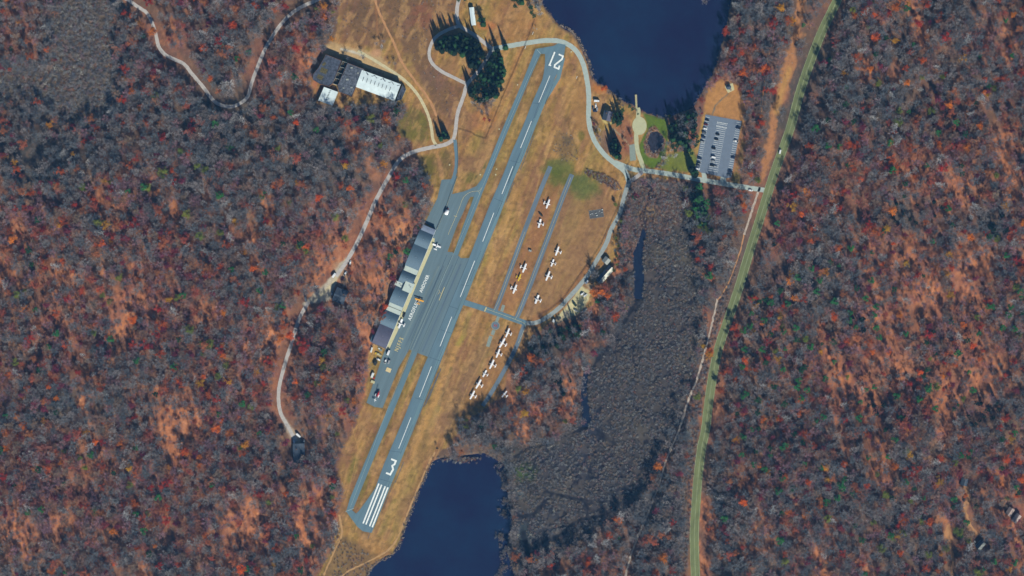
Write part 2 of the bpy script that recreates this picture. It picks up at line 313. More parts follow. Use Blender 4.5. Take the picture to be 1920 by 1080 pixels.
# ---------------------------------------------------------------- terrain height
FLAT_POLYS = [PL(FIELD), PL(MARSH), PL(THICKET), PL(STRIP)] + WATERS[:2]
FLAT_LINES = [PL(v[0]) for v in ROADS.values()]
cgx = np.arange(-760, 761, 6.0); cgy = np.arange(-480, 481, 6.0)
CX, CY = np.meshgrid(cgx, cgy, indexing='ij')
fd = np.full(CX.shape, 1e9)
for p in FLAT_POLYS: fd = np.minimum(fd, sdist(CX, CY, p))
for p in FLAT_LINES: fd = np.minimum(fd, seg_dist(CX, CY, p) - 6)
for q in [(640, 555, 22), (540, 850, 25), (1806, 906, 22), (1897, 963, 22), (1834, 1017, 22)]:
    x, y = P(q[0], q[1]); fd = np.minimum(fd, np.hypot(CX - x, CY - y) - q[2] * S)
def coarse(F, X, Y):
    u = np.clip((X + 760) / 6.0, 0, len(cgx) - 1.001); v = np.clip((Y + 480) / 6.0, 0, len(cgy) - 1.001)
    i = u.astype(int); j = v.astype(int); a = u - i; b = v - j
    return (F[i, j] * (1 - a) + F[i + 1, j] * a) * (1 - b) + (F[i, j + 1] * (1 - a) + F[i + 1, j + 1] * a) * b
def hills(X, Y):
    k = sm(coarse(fd, X, Y), 4, 55)
    h = 17 * np.clip(fbm(X, Y, 170, 5, 3) - 0.32, 0, 1) * 1.6 + 5 * (vnoise(X, Y, 45, 9) - 0.5)
    return k * np.maximum(h, -1.0)
def bb(X, Y, poly, mg):
    xs = [p[0] for p in poly]; ys = [p[1] for p in poly]
    return (X > min(xs) - mg) & (X < max(xs) + mg) & (Y > min(ys) - mg) & (Y < max(ys) + mg)

def axis(lo, hi, st, far):
    a = list(np.arange(lo, hi + 0.01, st)); s = st; x = a[-1]; out = []
    while x < far: s *= 1.22; x += s; out.append(x)
    s = st; x = a[0]; pre = []
    while x > -far: s *= 1.22; x -= s; pre.append(x)
    return np.array(pre[::-1] + a + out)
gx = axis(-640, 640, 1.25, 6000); gy = axis(-375, 375, 1.25, 6000)
X, Y = np.meshgrid(gx, gy, indexing='ij'); nx, ny = X.shape
Z = hills(X, Y)
col = np.zeros(X.shape + (3,)); 
def srgb(*c): return np.array([max(0.008, (lin1(float(v)) - h) / k) for v, k, h in zip(c, KE, HZ)])
def blend(a, c, mask=None):
    a = a[..., None]; c = np.asarray(c)
    if mask is None: col[:] = col * (1 - a) + c * a
    else: col[mask] = col[mask] * (1 - a) + c * a

n1 = fbm(X, Y, 120, 21); n2 = fbm(X, Y, 30, 31); n3 = fbm(X, Y, 7, 41, 3); n4 = vnoise(X, Y, 2.6, 51)
U = X * math.cos(AX) + Y * math.sin(AX); V = -X * math.sin(AX) + Y * math.cos(AX)   # along / across the runway
st1 = fbm(U / 14, V, 9, 61, 3); st2 = fbm(U / 22, V, 3.2, 71, 2)

# bare forest floor with the sparse orange litter patches
SPARSE = [(640, 500, 75), (735, 430, 55), (705, 560, 45), (690, 620, 30), (600, 940, 40), (575, 1000, 40), (250, 580, 45), (240, 620, 30), (170, 700, 22), (390, 590, 30), (330, 400, 30), (120, 520, 30),
          (1850, 700, 60), (1660, 620, 50), (1680, 690, 30), (1710, 320, 40), (1800, 360, 40), (1830, 500, 45), (1720, 480, 40), (1740, 560, 40), (1890, 350, 35), (1640, 680, 25), (1775, 985, 20), (1875, 900, 18),
          (1810, 560, 40), (1400, 900, 25), (1120, 610, 14), (1000, 775, 22), (1060, 750, 14), (480, 440, 30), (320, 60, 20)]
def sparse(X, Y):
    s = np.zeros(X.shape)
    for a, b, r in SPARSE:
        x, y = P(a, b); s = np.maximum(s, np.exp(-((X - x) ** 2 + (Y - y) ** 2) / (2 * (r * S * 0.62) ** 2)))
    s = s * (0.55 + 0.9 * fbm(X, Y, 26, 91, 3))
    return np.clip(np.maximum(s, 0.9 * sm(fbm(X + Y * 0.2, Y * 0.45, 34, 95, 3), 0.60, 0.76)), 0, 1)
SP = sparse(X, Y)
WARMP = [(300, 560, 130), (130, 620, 130), (560, 480, 90), (680, 500, 90), (620, 640, 110), (420, 700, 110), (120, 900, 140), (330, 950, 140), (560, 960, 90), (60, 430, 80), (1830, 560, 150), (1700, 500, 120), (1640, 640, 110), (1560, 720, 90), (1750, 330, 100), (1600, 330, 70), (1480, 440, 60), (1880, 920, 110), (1740, 760, 90), (1420, 930, 60), (1530, 850, 60), (1010, 775, 40), (1110, 620, 30), (1370, 90, 50), (540, 90, 50), (30, 40, 60), (1860, 60, 60)]
COOLP = [(1030, 670, 45), (1480, 180, 90), (1500, 520, 70), (1560, 950, 90), (1440, 1020, 60), (1340, 980, 80), (1260, 980, 80), (1840, 770, 55), (1860, 430, 45), (1700, 405, 40), (620, 260, 110), (400, 270, 80), (60, 300, 90), (300, 1060, 50), (100, 760, 50), (1320, 480, 60), (1640, 160, 80), (1340, 60, 30)]
def regional(X, Y):
    w = np.zeros(X.shape) + .32; c = np.zeros(X.shape)
    for L_, arr in ((WARMP, 0), (COOLP, 1)):
        a = np.zeros(X.shape)
        for x_, y_, r_ in L_: x, y = P(x_, y_); a = np.maximum(a, np.exp(-((X - x) ** 2 + (Y - y) ** 2) / (2 * (r_ * S * .7) ** 2)))
        if arr == 0: w = w + .68 * a
        else: c = a
    w = w * (1 - .85 * c); return np.clip(w + 1.1 * (fbm(X, Y, 55, 231, 4) - .5), 0, 1), c
WM, CL = regional(X, Y)
col[:] = srgb(92, 84, 78)
blend(sm(n2, .35, .7) * 0.5, srgb(108, 92, 78)); blend(WM * .85, srgb(150, 102, 84)); blend(WM * sm(n3, .45, .7) * .6, srgb(178, 114, 82)); blend(WM * sm(fbm(X, Y, 18, 57, 3), .52, .7) * .6, srgb(128, 82, 84)); blend(CL * .5, srgb(72, 78, 84))
FN = fbm(X, Y * .55, 3.4, 411, 3)  # upright streaks: painted trunk shadows mixed with purplish litter speckle
blend(SP * 0.8, srgb(178, 112, 80)); blend(SP * sm(n3, .45, .75) * 0.6, srgb(206, 134, 92)); blend(SP * sm(1 - n3, .5, .8) * .5, srgb(128, 94, 88)); blend((.35 + .65 * SP) * sm(FN, .52, .66) * .6, srgb(96, 76, 78)); blend((.3 + .7 * SP) * sm(1 - FN, .56, .7) * .4, srgb(190, 140, 112))

def area(poly, w=1.5, nz=2.0, seed=3, raw=False):
    p = poly if raw else PL(poly); m = bb(X, Y, p, w + nz + 4)
    d = sdist(X[m], Y[m], p) + (fbm(X[m], Y[m], 6, seed, 3) - 0.5) * 2 * nz
    return m, 1 - sm(d, -w, w)
def fill(poly, c, k=1.0, w=1.5, nz=2.0, seed=3, raw=False):
    m, a = area(poly, w, nz, seed, raw); blend(a * k, c, m); return m, a
def blob(px, py, rx, ry, c, k=1.0, rot=0.0, soft=0.5):
    x, y = P(px, py); R = max(rx, ry) * S * 2; m = (abs(X - x) < R) & (abs(Y - y) < R)
    dx = X[m] - x; dy = Y[m] - y; ca, sa = math.cos(rot), math.sin(rot)
    d = np.hypot((dx * ca + dy * sa) / (rx * S), (-dx * sa + dy * ca) / (ry * S)) + (fbm(X[m], Y[m], 9, 17, 3) - .5) * 0.7
    blend((1 - sm(d, 1 - soft, 1 + soft * .4)) * k, c, m)
def stroke(pts, w, c, k=1.0, soft=1.0, nz=0.8):
    p = PL(pts); m = bb(X, Y, p, w + 6); d = seg_dist(X[m], Y[m], p) + (fbm(X[m], Y[m], 5, 23, 2) - .5) * 2 * nz
    blend((1 - sm(d, w / 2 - soft, w / 2 + soft)) * k, c, m)

# mown airfield grass
m, a = area(FIELD, 2.0, 4.0, 7)
g = np.zeros((m.sum(), 3)); g[:] = srgb(180, 138, 86)
def gb(a, c):
    global g
    g = g * (1 - a[:, None]) + srgb(*c) * a[:, None]
gb(sm(st1[m], .42, .62) * .75, (142, 104, 76)); gb(sm(1 - st1[m], .48, .66) * .6, (132, 122, 72)); gb(sm(st2[m], .48, .7) * .6, (186, 146, 92))
gb(sm(n2[m], .5, .72) * .45, (138, 98, 78)); gb(sm(1 - n2[m], .55, .75) * .4, (176, 134, 80)); gb(sm(n3[m], .5, .8) * .3, (120, 108, 66))
gb(sm(fbm(U[m] / 6, V[m], 2.2, 177, 2), .5, .75) * .35, (124, 104, 62)); gb(sm(vnoise(X[m], Y[m], 2.0, 77), .7, 1.0) * .35, (108, 84, 62))
blend(a, g, m)
# regions inside the opening
fill([(640, -60), (705, -60), (850, -60), (858, 20), (815, 45), (806, 100), (830, 140), (868, 165), (850, 230), (826, 215), (780, 130), (742, 60), (720, 90), (700, 92), (650, 78), (636, 60)], srgb(122, 92, 76), .8, 4, 6, 11)
fill([(705, -60), (800, -60), (800, 60), (815, 140), (850, 200), (845, 235), (800, 160), (760, 100)], srgb(114, 92, 72), .5, 6, 8, 12)
blob(680, 25, 35, 30, srgb(104, 84, 70), .6); blob(790, 30, 24, 30, srgb(138, 84, 72), .5); blob(810, 150, 30, 25, srgb(120, 95, 84), .6)
fill([(742, 232), (770, 200), (790, 205), (806, 235), (808, 262), (790, 272), (772, 262), (752, 256)], srgb(104, 104, 58), .8, 3, 4, 13)
fill([(782, 292), (848, 284), (850, 330), (830, 338), (822, 352), (808, 348), (798, 320)], srgb(122, 104, 62), .8, 2, 3, 14)
blob(800, 312, 16, 22, srgb(92, 92, 52), .7); blob(836, 300, 8, 22, srgb(96, 100, 56), .7); blob(880, 305, 26, 20, srgb(132, 98, 78), .7); blob(885, 335, 20, 12, srgb(96, 96, 58), .7); blob(905, 325, 6, 25, srgb(76, 96, 58), .7, -.35)
stroke([(818, 285), (826, 310), (829, 335)], 4, srgb(170, 128, 86), .8)
# bare sandy margins beside the field boundary
stroke([(955, 150), (925, 225), (912, 262), (990, 62), (1004, 36)], 6, srgb(178, 122, 82), .5, 3)
blob(960, 45, 55, 40, srgb(156, 110, 78), .6); blob(915, 48, 22, 10, srgb(182, 116, 76), .7); blob(950, 15, 45, 30, srgb(158, 118, 76), .5)
blob(905, 225, 26, 30, srgb(176, 124, 80), .8)
# long worn strips either side of the runway
stroke([(1062, 112), (1036, 172), (1022, 196)], 7, srgb(190, 140, 92), .7, 2.5); stroke([(1068, 130), (1044, 200), (1012, 270), (985, 335), (962, 385)], 6, srgb(172, 128, 78), .5, 2.5)
stroke([(968, 345), (962, 372), (950, 420), (928, 470), (914, 510), (896, 558)], 6, srgb(184, 140, 88), .7, 2.5)
stroke([(868, 625), (850, 668), (826, 724), (800, 788), (778, 840), (752, 900), (742, 930)], 6.5, srgb(186, 142, 90), .8, 2.5)
stroke([(880, 590), (868, 632), (858, 645)], 5, srgb(140, 138, 64), .6, 2.5); stroke([(932, 428), (912, 475), (898, 530)], 5, srgb(160, 140, 72), .5, 2)
stroke([(846, 690), (838, 720), (820, 770)], 3, srgb(92, 96, 58), .7, 1.2); stroke([(880, 470), (850, 540)], 3, srgb(150, 118, 70), .5, 2)
stroke([(915, 640), (880, 700), (850, 760), (838, 800)], 16, srgb(134, 106, 82), .7, 7); stroke([(880, 760), (862, 790)], 8, srgb(166, 116, 76), .6, 4)
stroke([(780, 672), (762, 720), (740, 770), (700, 860), (676, 925)], 7, srgb(138, 118, 70), .55, 3); stroke([(690, 890), (672, 948)], 6, srgb(116, 108, 60), .6, 2)
stroke([(668, 860), (655, 900)], 7, srgb(112, 112, 62), .6, 3); stroke([(755, 668), (738, 710), (716, 764)], 3.2, srgb(98, 74, 58), .7, 1.5)
blob(690, 1030, 50, 28, srgb(162, 120, 76), .7); blob(760, 950, 14, 40, srgb(142, 108, 82), .6, -.35)
stroke([(876, 380), (862, 420), (846, 470)], 4.5, srgb(128, 90, 68), .7, 1.5); stroke([(886, 372), (880, 380)], 4, srgb(96, 92, 66), .8, 1.5)
# coarser growth along the pavement edges, two-tone mottling of the turf
for pl_ in (RUNWAY, TAXI_N, TAXI_S, END_S, END_N, APRON): stroke(pl_ + [pl_[0]], 4.2, srgb(112, 100, 64), .6, 1.6, 1.2)
for pl_ in ([(1032, 312), (1010, 365), (984, 432), (943, 545), (928, 584)], [(1072.5, 327), (1055, 370), (1033, 430), (990, 545), (967, 600)], [(984, 607), (971, 643), (958, 671), (938, 708), (905, 761)]): stroke(pl_, 8.5, srgb(112, 92, 62), .55, 1.8, 1.2)
m, a = area(FIELD, 2.0, 4.0, 7)
blend(a * sm(fbm(U[m] / 2.2, V[m], 11, 301, 4), .52, .64) * .38, srgb(136, 98, 84), m); blend(a * sm(fbm(U[m] / 3, V[m], 5, 311, 3), .54, .68) * .4, srgb(196, 154, 104), m); blend(a * sm(fbm(X[m], Y[m], 4, 321, 3), .56, .7) * .45, srgb(104, 84, 62), m)
# wheel ruts and drainage marks
for pts_, w_, c_, k_ in [([(1070, 190), (1062, 220), (1074, 262), (1090, 300)], 1.2, (120, 96, 66), .7), ([(1040, 250), (1012, 330), (1000, 380), (960, 480), (925, 560)], .9, (196, 156, 104), .5), ([(925, 420), (905, 480), (880, 560)], .9, (120, 98, 64), .5), ([(930, 620), (880, 720), (845, 800), (815, 860)], 1.0, (188, 148, 100), .5), ([(660, 800), (672, 840), (664, 880), (650, 930)], 1.0, (190, 146, 96), .6),
                         ([(905, 730), (870, 770), (852, 800)], 1.2, (186, 140, 92), .6), ([(990, 150), (945, 270), (930, 300)], .8, (196, 150, 96), .4), ([(750, 700), (715, 780), (690, 850)], .9, (92, 78, 54), .5)]: stroke(pts_, w_, srgb(*c_), k_, .7, .5)
rs_ = random.Random(9)
for a_, b_ in [(1027, 382), (1012, 419), (983, 502), (973, 520), (965, 542), (1045, 471), (1036, 493), (1027, 517), (1007, 561), (952, 624), (942, 643), (934, 662), (922, 683), (909, 700), (897, 720), (886, 740), (975, 570), (1003, 447), (998, 462), (1005, 440)]:
    for q_ in range(3): blob(a_ + rs_.uniform(-7, 7), b_ + rs_.uniform(-7, 7), rs_.uniform(1.5, 4), rs_.uniform(1.5, 4), srgb(118, 90, 62) if q_ else srgb(200, 158, 110), .6)
# tie-down field
blob(1048, 312, 34, 20, srgb(94, 106, 62), .8); blob(1040, 340, 14, 30, srgb(88, 100, 56), .8, -.3); blob(1092, 350, 38, 30, srgb(86, 102, 62), .85); blob(1062, 330, 20, 20, srgb(96, 102, 58), .7)
blob(1118, 330, 30, 10, srgb(112, 108, 64), .6, -.4); blob(1060, 275, 22, 30, srgb(116, 98, 72), .7); blob(1065, 262, 12, 10, srgb(98, 88, 74), .7)
fill([(1050, 350), (1100, 378), (1150, 372), (1158, 400), (1120, 470), (1080, 530), (1030, 590), (990, 590), (1020, 500), (1045, 420)], srgb(140, 108, 82), .55, 8, 8, 15)
fill([(1028, 345), (1052, 350), (1000, 500), (965, 590), (935, 580), (960, 520), (1000, 420)], srgb(152, 106, 76), .6, 3, 4, 16)
fill([(940, 615), (985, 615), (965, 660), (925, 720), (890, 770), (860, 780), (900, 700)], srgb(152, 110, 78), .5, 4, 5, 18)
stroke([(1000, 598), (1045, 570), (1085, 525), (1103, 500)], 5, srgb(140, 96, 72), .6, 3); stroke([(1160, 440), (1150, 480)], 5, srgb(182, 140, 76), .8, 3)
stroke([(1150, 470), (1140, 500), (1118, 540)], 7, srgb(150, 122, 78), .6, 3)
fill([(1070, 180), (1100, 150), (1100, 240), (1108, 265), (1095, 270), (1080, 240)], srgb(166, 126, 82), .6, 3, 3, 19); blob(1090, 255, 7, 10, srgb(104, 104, 58), .7)
blob(1128, 165, 20, 14, srgb(182, 116, 72), .8); blob(1165, 255, 30, 45, srgb(150, 100, 80), .7); blob(1135, 270, 12, 30, srgb(118, 92, 88), .7); blob(1180, 262, 10, 30, srgb(132, 88, 78), .7)
stroke([(1148, 240), (1168, 258), (1185, 280), (1190, 300)], 2.0, srgb(160, 146, 120), .9, .6)
stroke([(1129, 222), (1134, 229), (1148, 232)], 1.5, srgb(196, 180, 120), .9, .6)
# green lawn round the pond and beside the car park
fill([(1206, 212), (1225, 216), (1248, 222), (1253, 245), (1252, 272), (1248, 292), (1238, 308), (1222, 316), (1208, 308), (1200, 290), (1198, 272), (1206, 256), (1213, 244), (1212, 232)], srgb(86, 112, 52), .95, 1.2, 1.0, 20)
fill([(1212, 255), (1218, 240), (1230, 235), (1238, 250), (1248, 262), (1247, 276), (1238, 284), (1232, 296), (1218, 296), (1208, 285), (1206, 266)], srgb(140, 106, 88), .95, .8, 1.5, 24)
fill([(1252, 290), (1300, 280), (1312, 300), (1305, 325), (1250, 320), (1236, 315)], srgb(104, 120, 60), .85, 2, 3, 25); blob(1275, 262, 12, 14, srgb(128, 128, 66), .6)
fill([(1318, 210), (1328, 165), (1352, 150), (1385, 160), (1398, 200), (1392, 228), (1330, 212)], srgb(180, 130, 84), .85, 2, 2, 26); stroke([(1320, 225), (1306, 285)], 5, srgb(170, 142, 82), .8, 2)
fill([(1392, 228), (1400, 225), (1384, 300), (1372, 340), (1368, 330)], srgb(158, 112, 84), .8, 1.5, 1.5, 27); blob(1380, 335, 8, 14, srgb(128, 116, 66), .7)
stroke([(1365, 176), (1353, 186), (1341, 198), (1336, 214)], 1.7, srgb(120, 112, 100), .95, .5)
fill(STRIP, srgb(176, 124, 88), .95, 2, 4, 28); stroke([(1480, 130), (1464, 175), (1456, 210)], 7, srgb(186, 142, 88), .8, 3)
# works yard
fill([(622, 80), (660, 88), (690, 95), (720, 112), (752, 142), (752, 150), (700, 132), (660, 112), (612, 100), (600, 92)], srgb(190, 160, 118), .85, 2, 3, 29)
fill([(600, 96), (590, 140), (585, 165), (598, 175), (592, 150), (602, 105)], srgb(168, 108, 82), .8, 2, 3, 30); stroke([(640, 92), (664, 98), (682, 104)], 2.5, srgb(205, 205, 190), .7, 1); blob(706, 100, 12, 9, srgb(196, 150, 116), .8)
stroke([(704, -10), (708, 60), (711, 72)], 2.0, srgb(160, 112, 78), .6, 1)
blob(640, 512, 14, 26, srgb(170, 140, 112), .7, .5); blob(600, 548, 26, 14, srgb(176, 132, 104), .7, .4); blob(552, 818, 16, 16, srgb(160, 126, 104), .6)
# farm yard and other dirt yards
fill([(650, 480), (640, 508), (628, 535), (620, 560), (600, 568), (580, 570), (572, 582), (568, 570), (590, 548), (612, 530), (634, 500)], srgb(186, 176, 156), .95, 1.5, 1.5, 31)
stroke([(650, 488), (626, 530), (600, 556)], 3, srgb(208, 192, 150), .7, 1.2)
fill([(527, 775), (540, 790), (552, 805), (564, 818), (564, 836), (552, 838), (548, 824), (534, 806)], srgb(178, 160, 140), .9, 1.2, 1.5, 32)
fill([(1090, 536), (1108, 545), (1104, 562), (1098, 574), (1082, 590), (1060, 596), (1046, 594), (1066, 570)], srgb(200, 190, 146), .95, 1.2, 1.5, 33); stroke([(1096, 526), (1108, 540)], 5, srgb(150, 140, 120), .7, 1.5); stroke([(1040, 604), (1062, 594)], 5, srgb(196, 180, 146), .7, 2)
fill([(1808, 900), (1816, 912), (1822, 935), (1812, 955), (1822, 990), (1838, 1000), (1820, 1006), (1804, 960), (1812, 930), (1804, 912)], srgb(180, 134, 96), .8, 1.5, 2.5, 34)
blob(1778, 1000, 9, 22, srgb(190, 138, 96), .9); blob(1873, 905, 12, 26, srgb(184, 108, 66), .8, .4); blob(105, 705, 14, 30, srgb(168, 92, 70), .8, -1.0); blob(34, 40, 8, 12, srgb(176, 124, 70), .8)
stroke([(1345, 600), (1328, 690), (1318, 780), (1306, 880), (1298, 960), (1294, 1080)], 4, srgb(150, 108, 76), .6, 2.5); stroke([(1400, 440), (1370, 520), (1345, 590), (1320, 680), (1296, 780)], 14, srgb(104, 92, 88), .7, 6)
fill([(1070, 640), (1110, 600), (1150, 570), (1160, 590), (1120, 640), (1095, 670)], srgb(150, 108, 96), .7, 4, 6, 35)
fill([(640, 1000), (700, 1040), (690, 1090), (600, 1100), (610, 1060)], srgb(118, 98, 76), .7, 3, 4, 36)
stroke([(752, 408), (748, 440), (738, 480), (728, 520)], 7, srgb(188, 130, 92), .8, 3)  # bare dirt line, its colour brightened as a sunlit band
stroke([(788, 418), (765, 450), (745, 500), (720, 560), (698, 620)], 7, srgb(150, 116, 92), .7, 3)
# marsh, thicket and shores
m, a = fill(MARSH, srgb(72, 72, 76), .97, 7, 9, 37)
blend(a * sm(fbm(X[m], Y[m], 55, 138, 3), .47, .64) * .6, srgb(96, 90, 80), m); blend(a * sm(fbm(X[m], Y[m], 16, 139, 3), .55, .7) * .6, srgb(48, 56, 70), m)
blend(a * sm(fbm(X[m], Y[m], 5, 38, 3), .45, .7) * .4, srgb(92, 88, 88), m); blend(a * sm(fbm(X[m], Y[m], 40, 39, 3), .5, .7) * .5, srgb(58, 62, 74), m)
fill([(1195, 335), (1290, 345), (1292, 400), (1250, 440), (1225, 430), (1200, 440), (1190, 500), (1170, 510), (1166, 440), (1172, 380)], srgb(128, 100, 90), .7, 4, 5, 40)
blob(1215, 400, 25, 14, srgb(150, 122, 84), .6); blob(985, 885, 26, 20, srgb(72, 96, 60), .7); blob(978, 925, 12, 16, srgb(104, 112, 116), .7); blob(985, 1000, 18, 20, srgb(66, 88, 82), .6); blob(1045, 920, 30, 22, srgb(94, 92, 90), .5)
m, a = area(MARSH, 7, 9, 37); RG = np.abs(fbm(X[m], Y[m], 26, 401, 4) - .5); blend(a * (1 - sm(RG, .006, .03)) * .85, srgb(32, 42, 60), m)
MUD = srgb(26, 38, 58)
blob(1000, 1010, 50, 60, srgb(50, 62, 82), .6); blob(1060, 860, 60, 30, srgb(52, 60, 78), .5); blob(1105, 800, 30, 40, srgb(44, 56, 76), .6)
for pts, w in [([(1206, 340), (1222, 352), (1215, 380), (1200, 405), (1207, 430)], 2.6), ([(1196, 560), (1180, 590), (1165, 615)], 3.5), ([(1140, 648), (1120, 675), (1106, 700)], 3.5), ([(1100, 800), (1060, 818), (1030, 832), (990, 840), (962, 858), (945, 866)], 2.2),
               ([(1020, 922), (1050, 928), (1082, 935), (1110, 940), (1095, 950)], 2.2), ([(1056, 1000), (1068, 985), (1085, 975), (1100, 972), (1130, 967), (1145, 960)], 2.2), ([(1120, 815), (1150, 830), (1118, 806)], 3), ([(957, 950), (975, 968), (1000, 965), (1020, 940)], 4),
               ([(1100, 972), (1102, 950), (1090, 936)], 1.6), ([(1175, 935), (1170, 915)], 4), ([(1000, 1030), (1030, 1010), (1056, 1000)], 3), ([(1040, 1080), (1045, 1040)], 8), ([(985, 1080), (990, 1030), (980, 1000)], 6)]:
    stroke(pts, w, MUD, .85, 1.0, 2.2)
fill(THICKET, srgb(104, 94, 84), .95, 8, 12, 41)
for w in WATERS[:2]:
    m = bb(X, Y, w, 8); d = sdist(X[m], Y[m], w) + (fbm(X[m], Y[m], 7, 43, 3) - .5) * 3
    blend((1 - sm(d, 1, 4)) * .7, srgb(112, 100, 92), m); blend((1 - sm(d, -1, 1)), srgb(44, 60, 76), m)
for i, w in enumerate(WATERS):               # the beds of lakes, pond and creek are real hollows
    m = bb(X, Y, w, 12); d = sdist(X[m], Y[m], w) + (fbm(X[m], Y[m], 9, 45, 4) - .5) * (6 if i < 2 else 2)
    Z[m] += np.where(d < 3, -np.clip((3 - d) * 0.3, 0, 2.6), 0)
# fine grain
col *= (0.86 + 0.28 * n4)[..., None]; col *= (0.9 + 0.2 * vnoise(X, Y, 1.3, 53))[..., None]

me = bpy.data.meshes.new('ground'); nv = nx * ny
co = np.stack([X, Y, Z], -1).reshape(-1, 3).astype(np.float32)
ii = np.arange(nv).reshape(nx, ny); q = np.stack([ii[:-1, :-1], ii[1:, :-1], ii[1:, 1:], ii[:-1, 1:]], -1).reshape(-1, 4)
me.vertices.add(nv); me.vertices.foreach_set('co', co.ravel()); nf = len(q)
me.loops.add(nf * 4); me.loops.foreach_set('vertex_index', q.ravel().astype(np.int32))
me.polygons.add(nf); me.polygons.foreach_set('loop_start', np.arange(0, nf * 4, 4, dtype=np.int32)); me.polygons.foreach_set('loop_total', np.full(nf, 4, np.int32))
me.update(calc_edges=True)
ca = me.color_attributes.new('cover', 'FLOAT_COLOR', 'POINT')
ca.data.foreach_set('color', np.concatenate([np.clip(col, 0, 1), np.ones(X.shape + (1,))], -1).reshape(-1).astype(np.float32))
gm = mat('ground cover', (0.2, 0.15, 0.1), 0.95, spec=0.1); nt = gm.node_tree; N = nt.nodes; L = nt.links
at = N.new('ShaderNodeVertexColor'); at.layer_name = 'cover'
tc = N.new('ShaderNodeTexCoord'); nz = N.new('ShaderNodeTexNoise'); nz.inputs['Scale'].default_value = 0.9; nz.inputs['Detail'].default_value = 4; nz.inputs['Roughness'].default_value = .7
L.new(tc.outputs['Object'], nz.inputs['Vector']); mr = N.new('ShaderNodeMapRange'); mr.inputs[1].default_value = .3; mr.inputs[2].default_value = .7; mr.inputs[3].default_value = .8; mr.inputs[4].default_value = 1.2
L.new(nz.outputs[0], mr.inputs[0]); vm = N.new('ShaderNodeVectorMath'); vm.operation = 'SCALE'; L.new(at.outputs[0], vm.inputs[0]); L.new(mr.outputs[0], vm.inputs['Scale']); L.new(vm.outputs[0], N['Principled BSDF'].inputs['Base Color'])
me.materials.append(gm); go = obj('ground', me); go['kind'] = 'structure'
del X, Y, Z, col, U, V, st1, st2, n1, n2, n3, n4, SP

# ---------------------------------------------------------------- water, paving, roads, markings
def grow(poly, d):
    p = [Vector(v) for v in poly]; n = len(p); ar = sum(p[i].x * p[(i + 1) % n].y - p[(i + 1) % n].x * p[i].y for i in range(n)); s = 1 if ar > 0 else -1
    out = []
    for i in range(n):
        t = (p[(i + 1) % n] - p[i - 1]).normalized(); out.append(tuple(p[i] + Vector((t.y, -t.x)) * d * s))
    return out
for nm, w in zip(('lake', 'lake', 'pond_water', 'creek', 'creek'), WATERS): sheet(nm, grow(w, 6 if nm == 'lake' else 2.5), -0.75, M[{'pond_water': 'pond', 'creek': 'creek'}.get(nm, 'water')])

sheet('apron', PL(APRON), 0.06, M['apron']); sheet('taxiway', PL(TAXI_N), 0.09, M['taxi']); sheet('taxiway', PL(TAXI_S), 0.09, M['taxi'])
sheet('runway_end', PL(END_N), 0.10, M['taxi']); sheet('runway_end', PL(END_S), 0.10, M['taxi']); sheet('runway', PL(RUNWAY), 0.13, M['asphalt'])
ribbon('taxi_lane', PL([(1032, 312), (1010, 365), (984, 432), (943, 545), (928, 584)]), 5.2, 0.06, M['lane'])
ribbon('taxi_lane', PL([(1072.5, 327), (1055, 370), (1033, 430), (990, 545), (967, 600)]), 5.6, 0.06, M['lane'])
ribbon('connector', PL([(866, 566), (880, 570), (905, 578), (940, 590), (965, 599), (986, 606)]), 6.4, 0.09, M['taxi'])
ribbon('taxi_lane', PL([(984, 607), (978, 622), (971, 643), (958, 671), (938, 708), (922, 735), (905, 761)]), 4.8, 0.06, M['lane'])
mark = MB()
def interp0(a, b, t): return (a[0] + (b[0] - a[0]) * t, a[1] + (b[1] - a[1]) * t)
def stripe(mb, a, b, w, z): ribbon_mb(mb, PL([a, b]), w * S, z, False)
dash = MB()
for a, b in [((1031, 142), (1010.5, 192)), ((996.5, 227), (976, 277.5)), ((961.5, 312), (941, 364)), ((926, 399), (905, 453)), ((890, 489), (863, 557)), ((847, 594), (825, 649.5)), ((809, 687), (786.5, 744.5)), ((770.5, 783), (747.5, 841))]: stripe(dash, a, b, 1.0, 0.17)
dash.build('runway_centre_line', M['white'])['kind'] = 'structure'
th = MB()
for a, b in [((710.4, 906.7), (680.8, 981.5)), ((715.6, 908.8), (686, 983.5)), ((722.4, 911.7), (693, 986.7)), ((727.4, 913.8), (698, 988.6))]: stripe(th, a, b, 2.7, 0.17)
th.build('threshold_stripes', M['white'])['kind'] = 'structure'
def strokes(name, pts, w, z, m):             # mitred poly-stroke with square corners
    mb = MB(); p = [Vector(v) for v in PL(pts)]; v = []
    for i, c in enumerate(p):
        a = (p[i] - p[i - 1]).normalized() if i else (p[1] - p[0]).normalized(); b = (p[i + 1] - p[i]).normalized() if i < len(p) - 1 else a
        t = (a + b).normalized(); nrm = Vector((-t.y, t.x)); k = w * S / 2 / max(0.45, nrm.dot(Vector((-a.y, a.x))))
        v += [tuple(c + nrm * k) + (z,), tuple(c - nrm * k) + (z,)]
    mb.add(v, [(2 * i + 1, 2 * i + 3, 2 * i + 2, 2 * i) for i in range(len(p) - 1)]); o = mb.build(name, m); o['kind'] = 'structure'
strokes('runway_number_two', [(1047.5, 101.8), (1055.6, 105.4), (1053.6, 111.2), (1040.5, 121.5), (1039.6, 126), (1047.4, 129.2), (1049.2, 123)], 2.9, 0.17, M['white'])
strokes('runway_number_one', [(1040.2, 97.5), (1030.5, 121.5)], 2.7, 0.17, M['white']); strokes('runway_number_one_foot', [(1028.6, 121.6), (1033.2, 123)], 2.4, 0.18, M['white'])
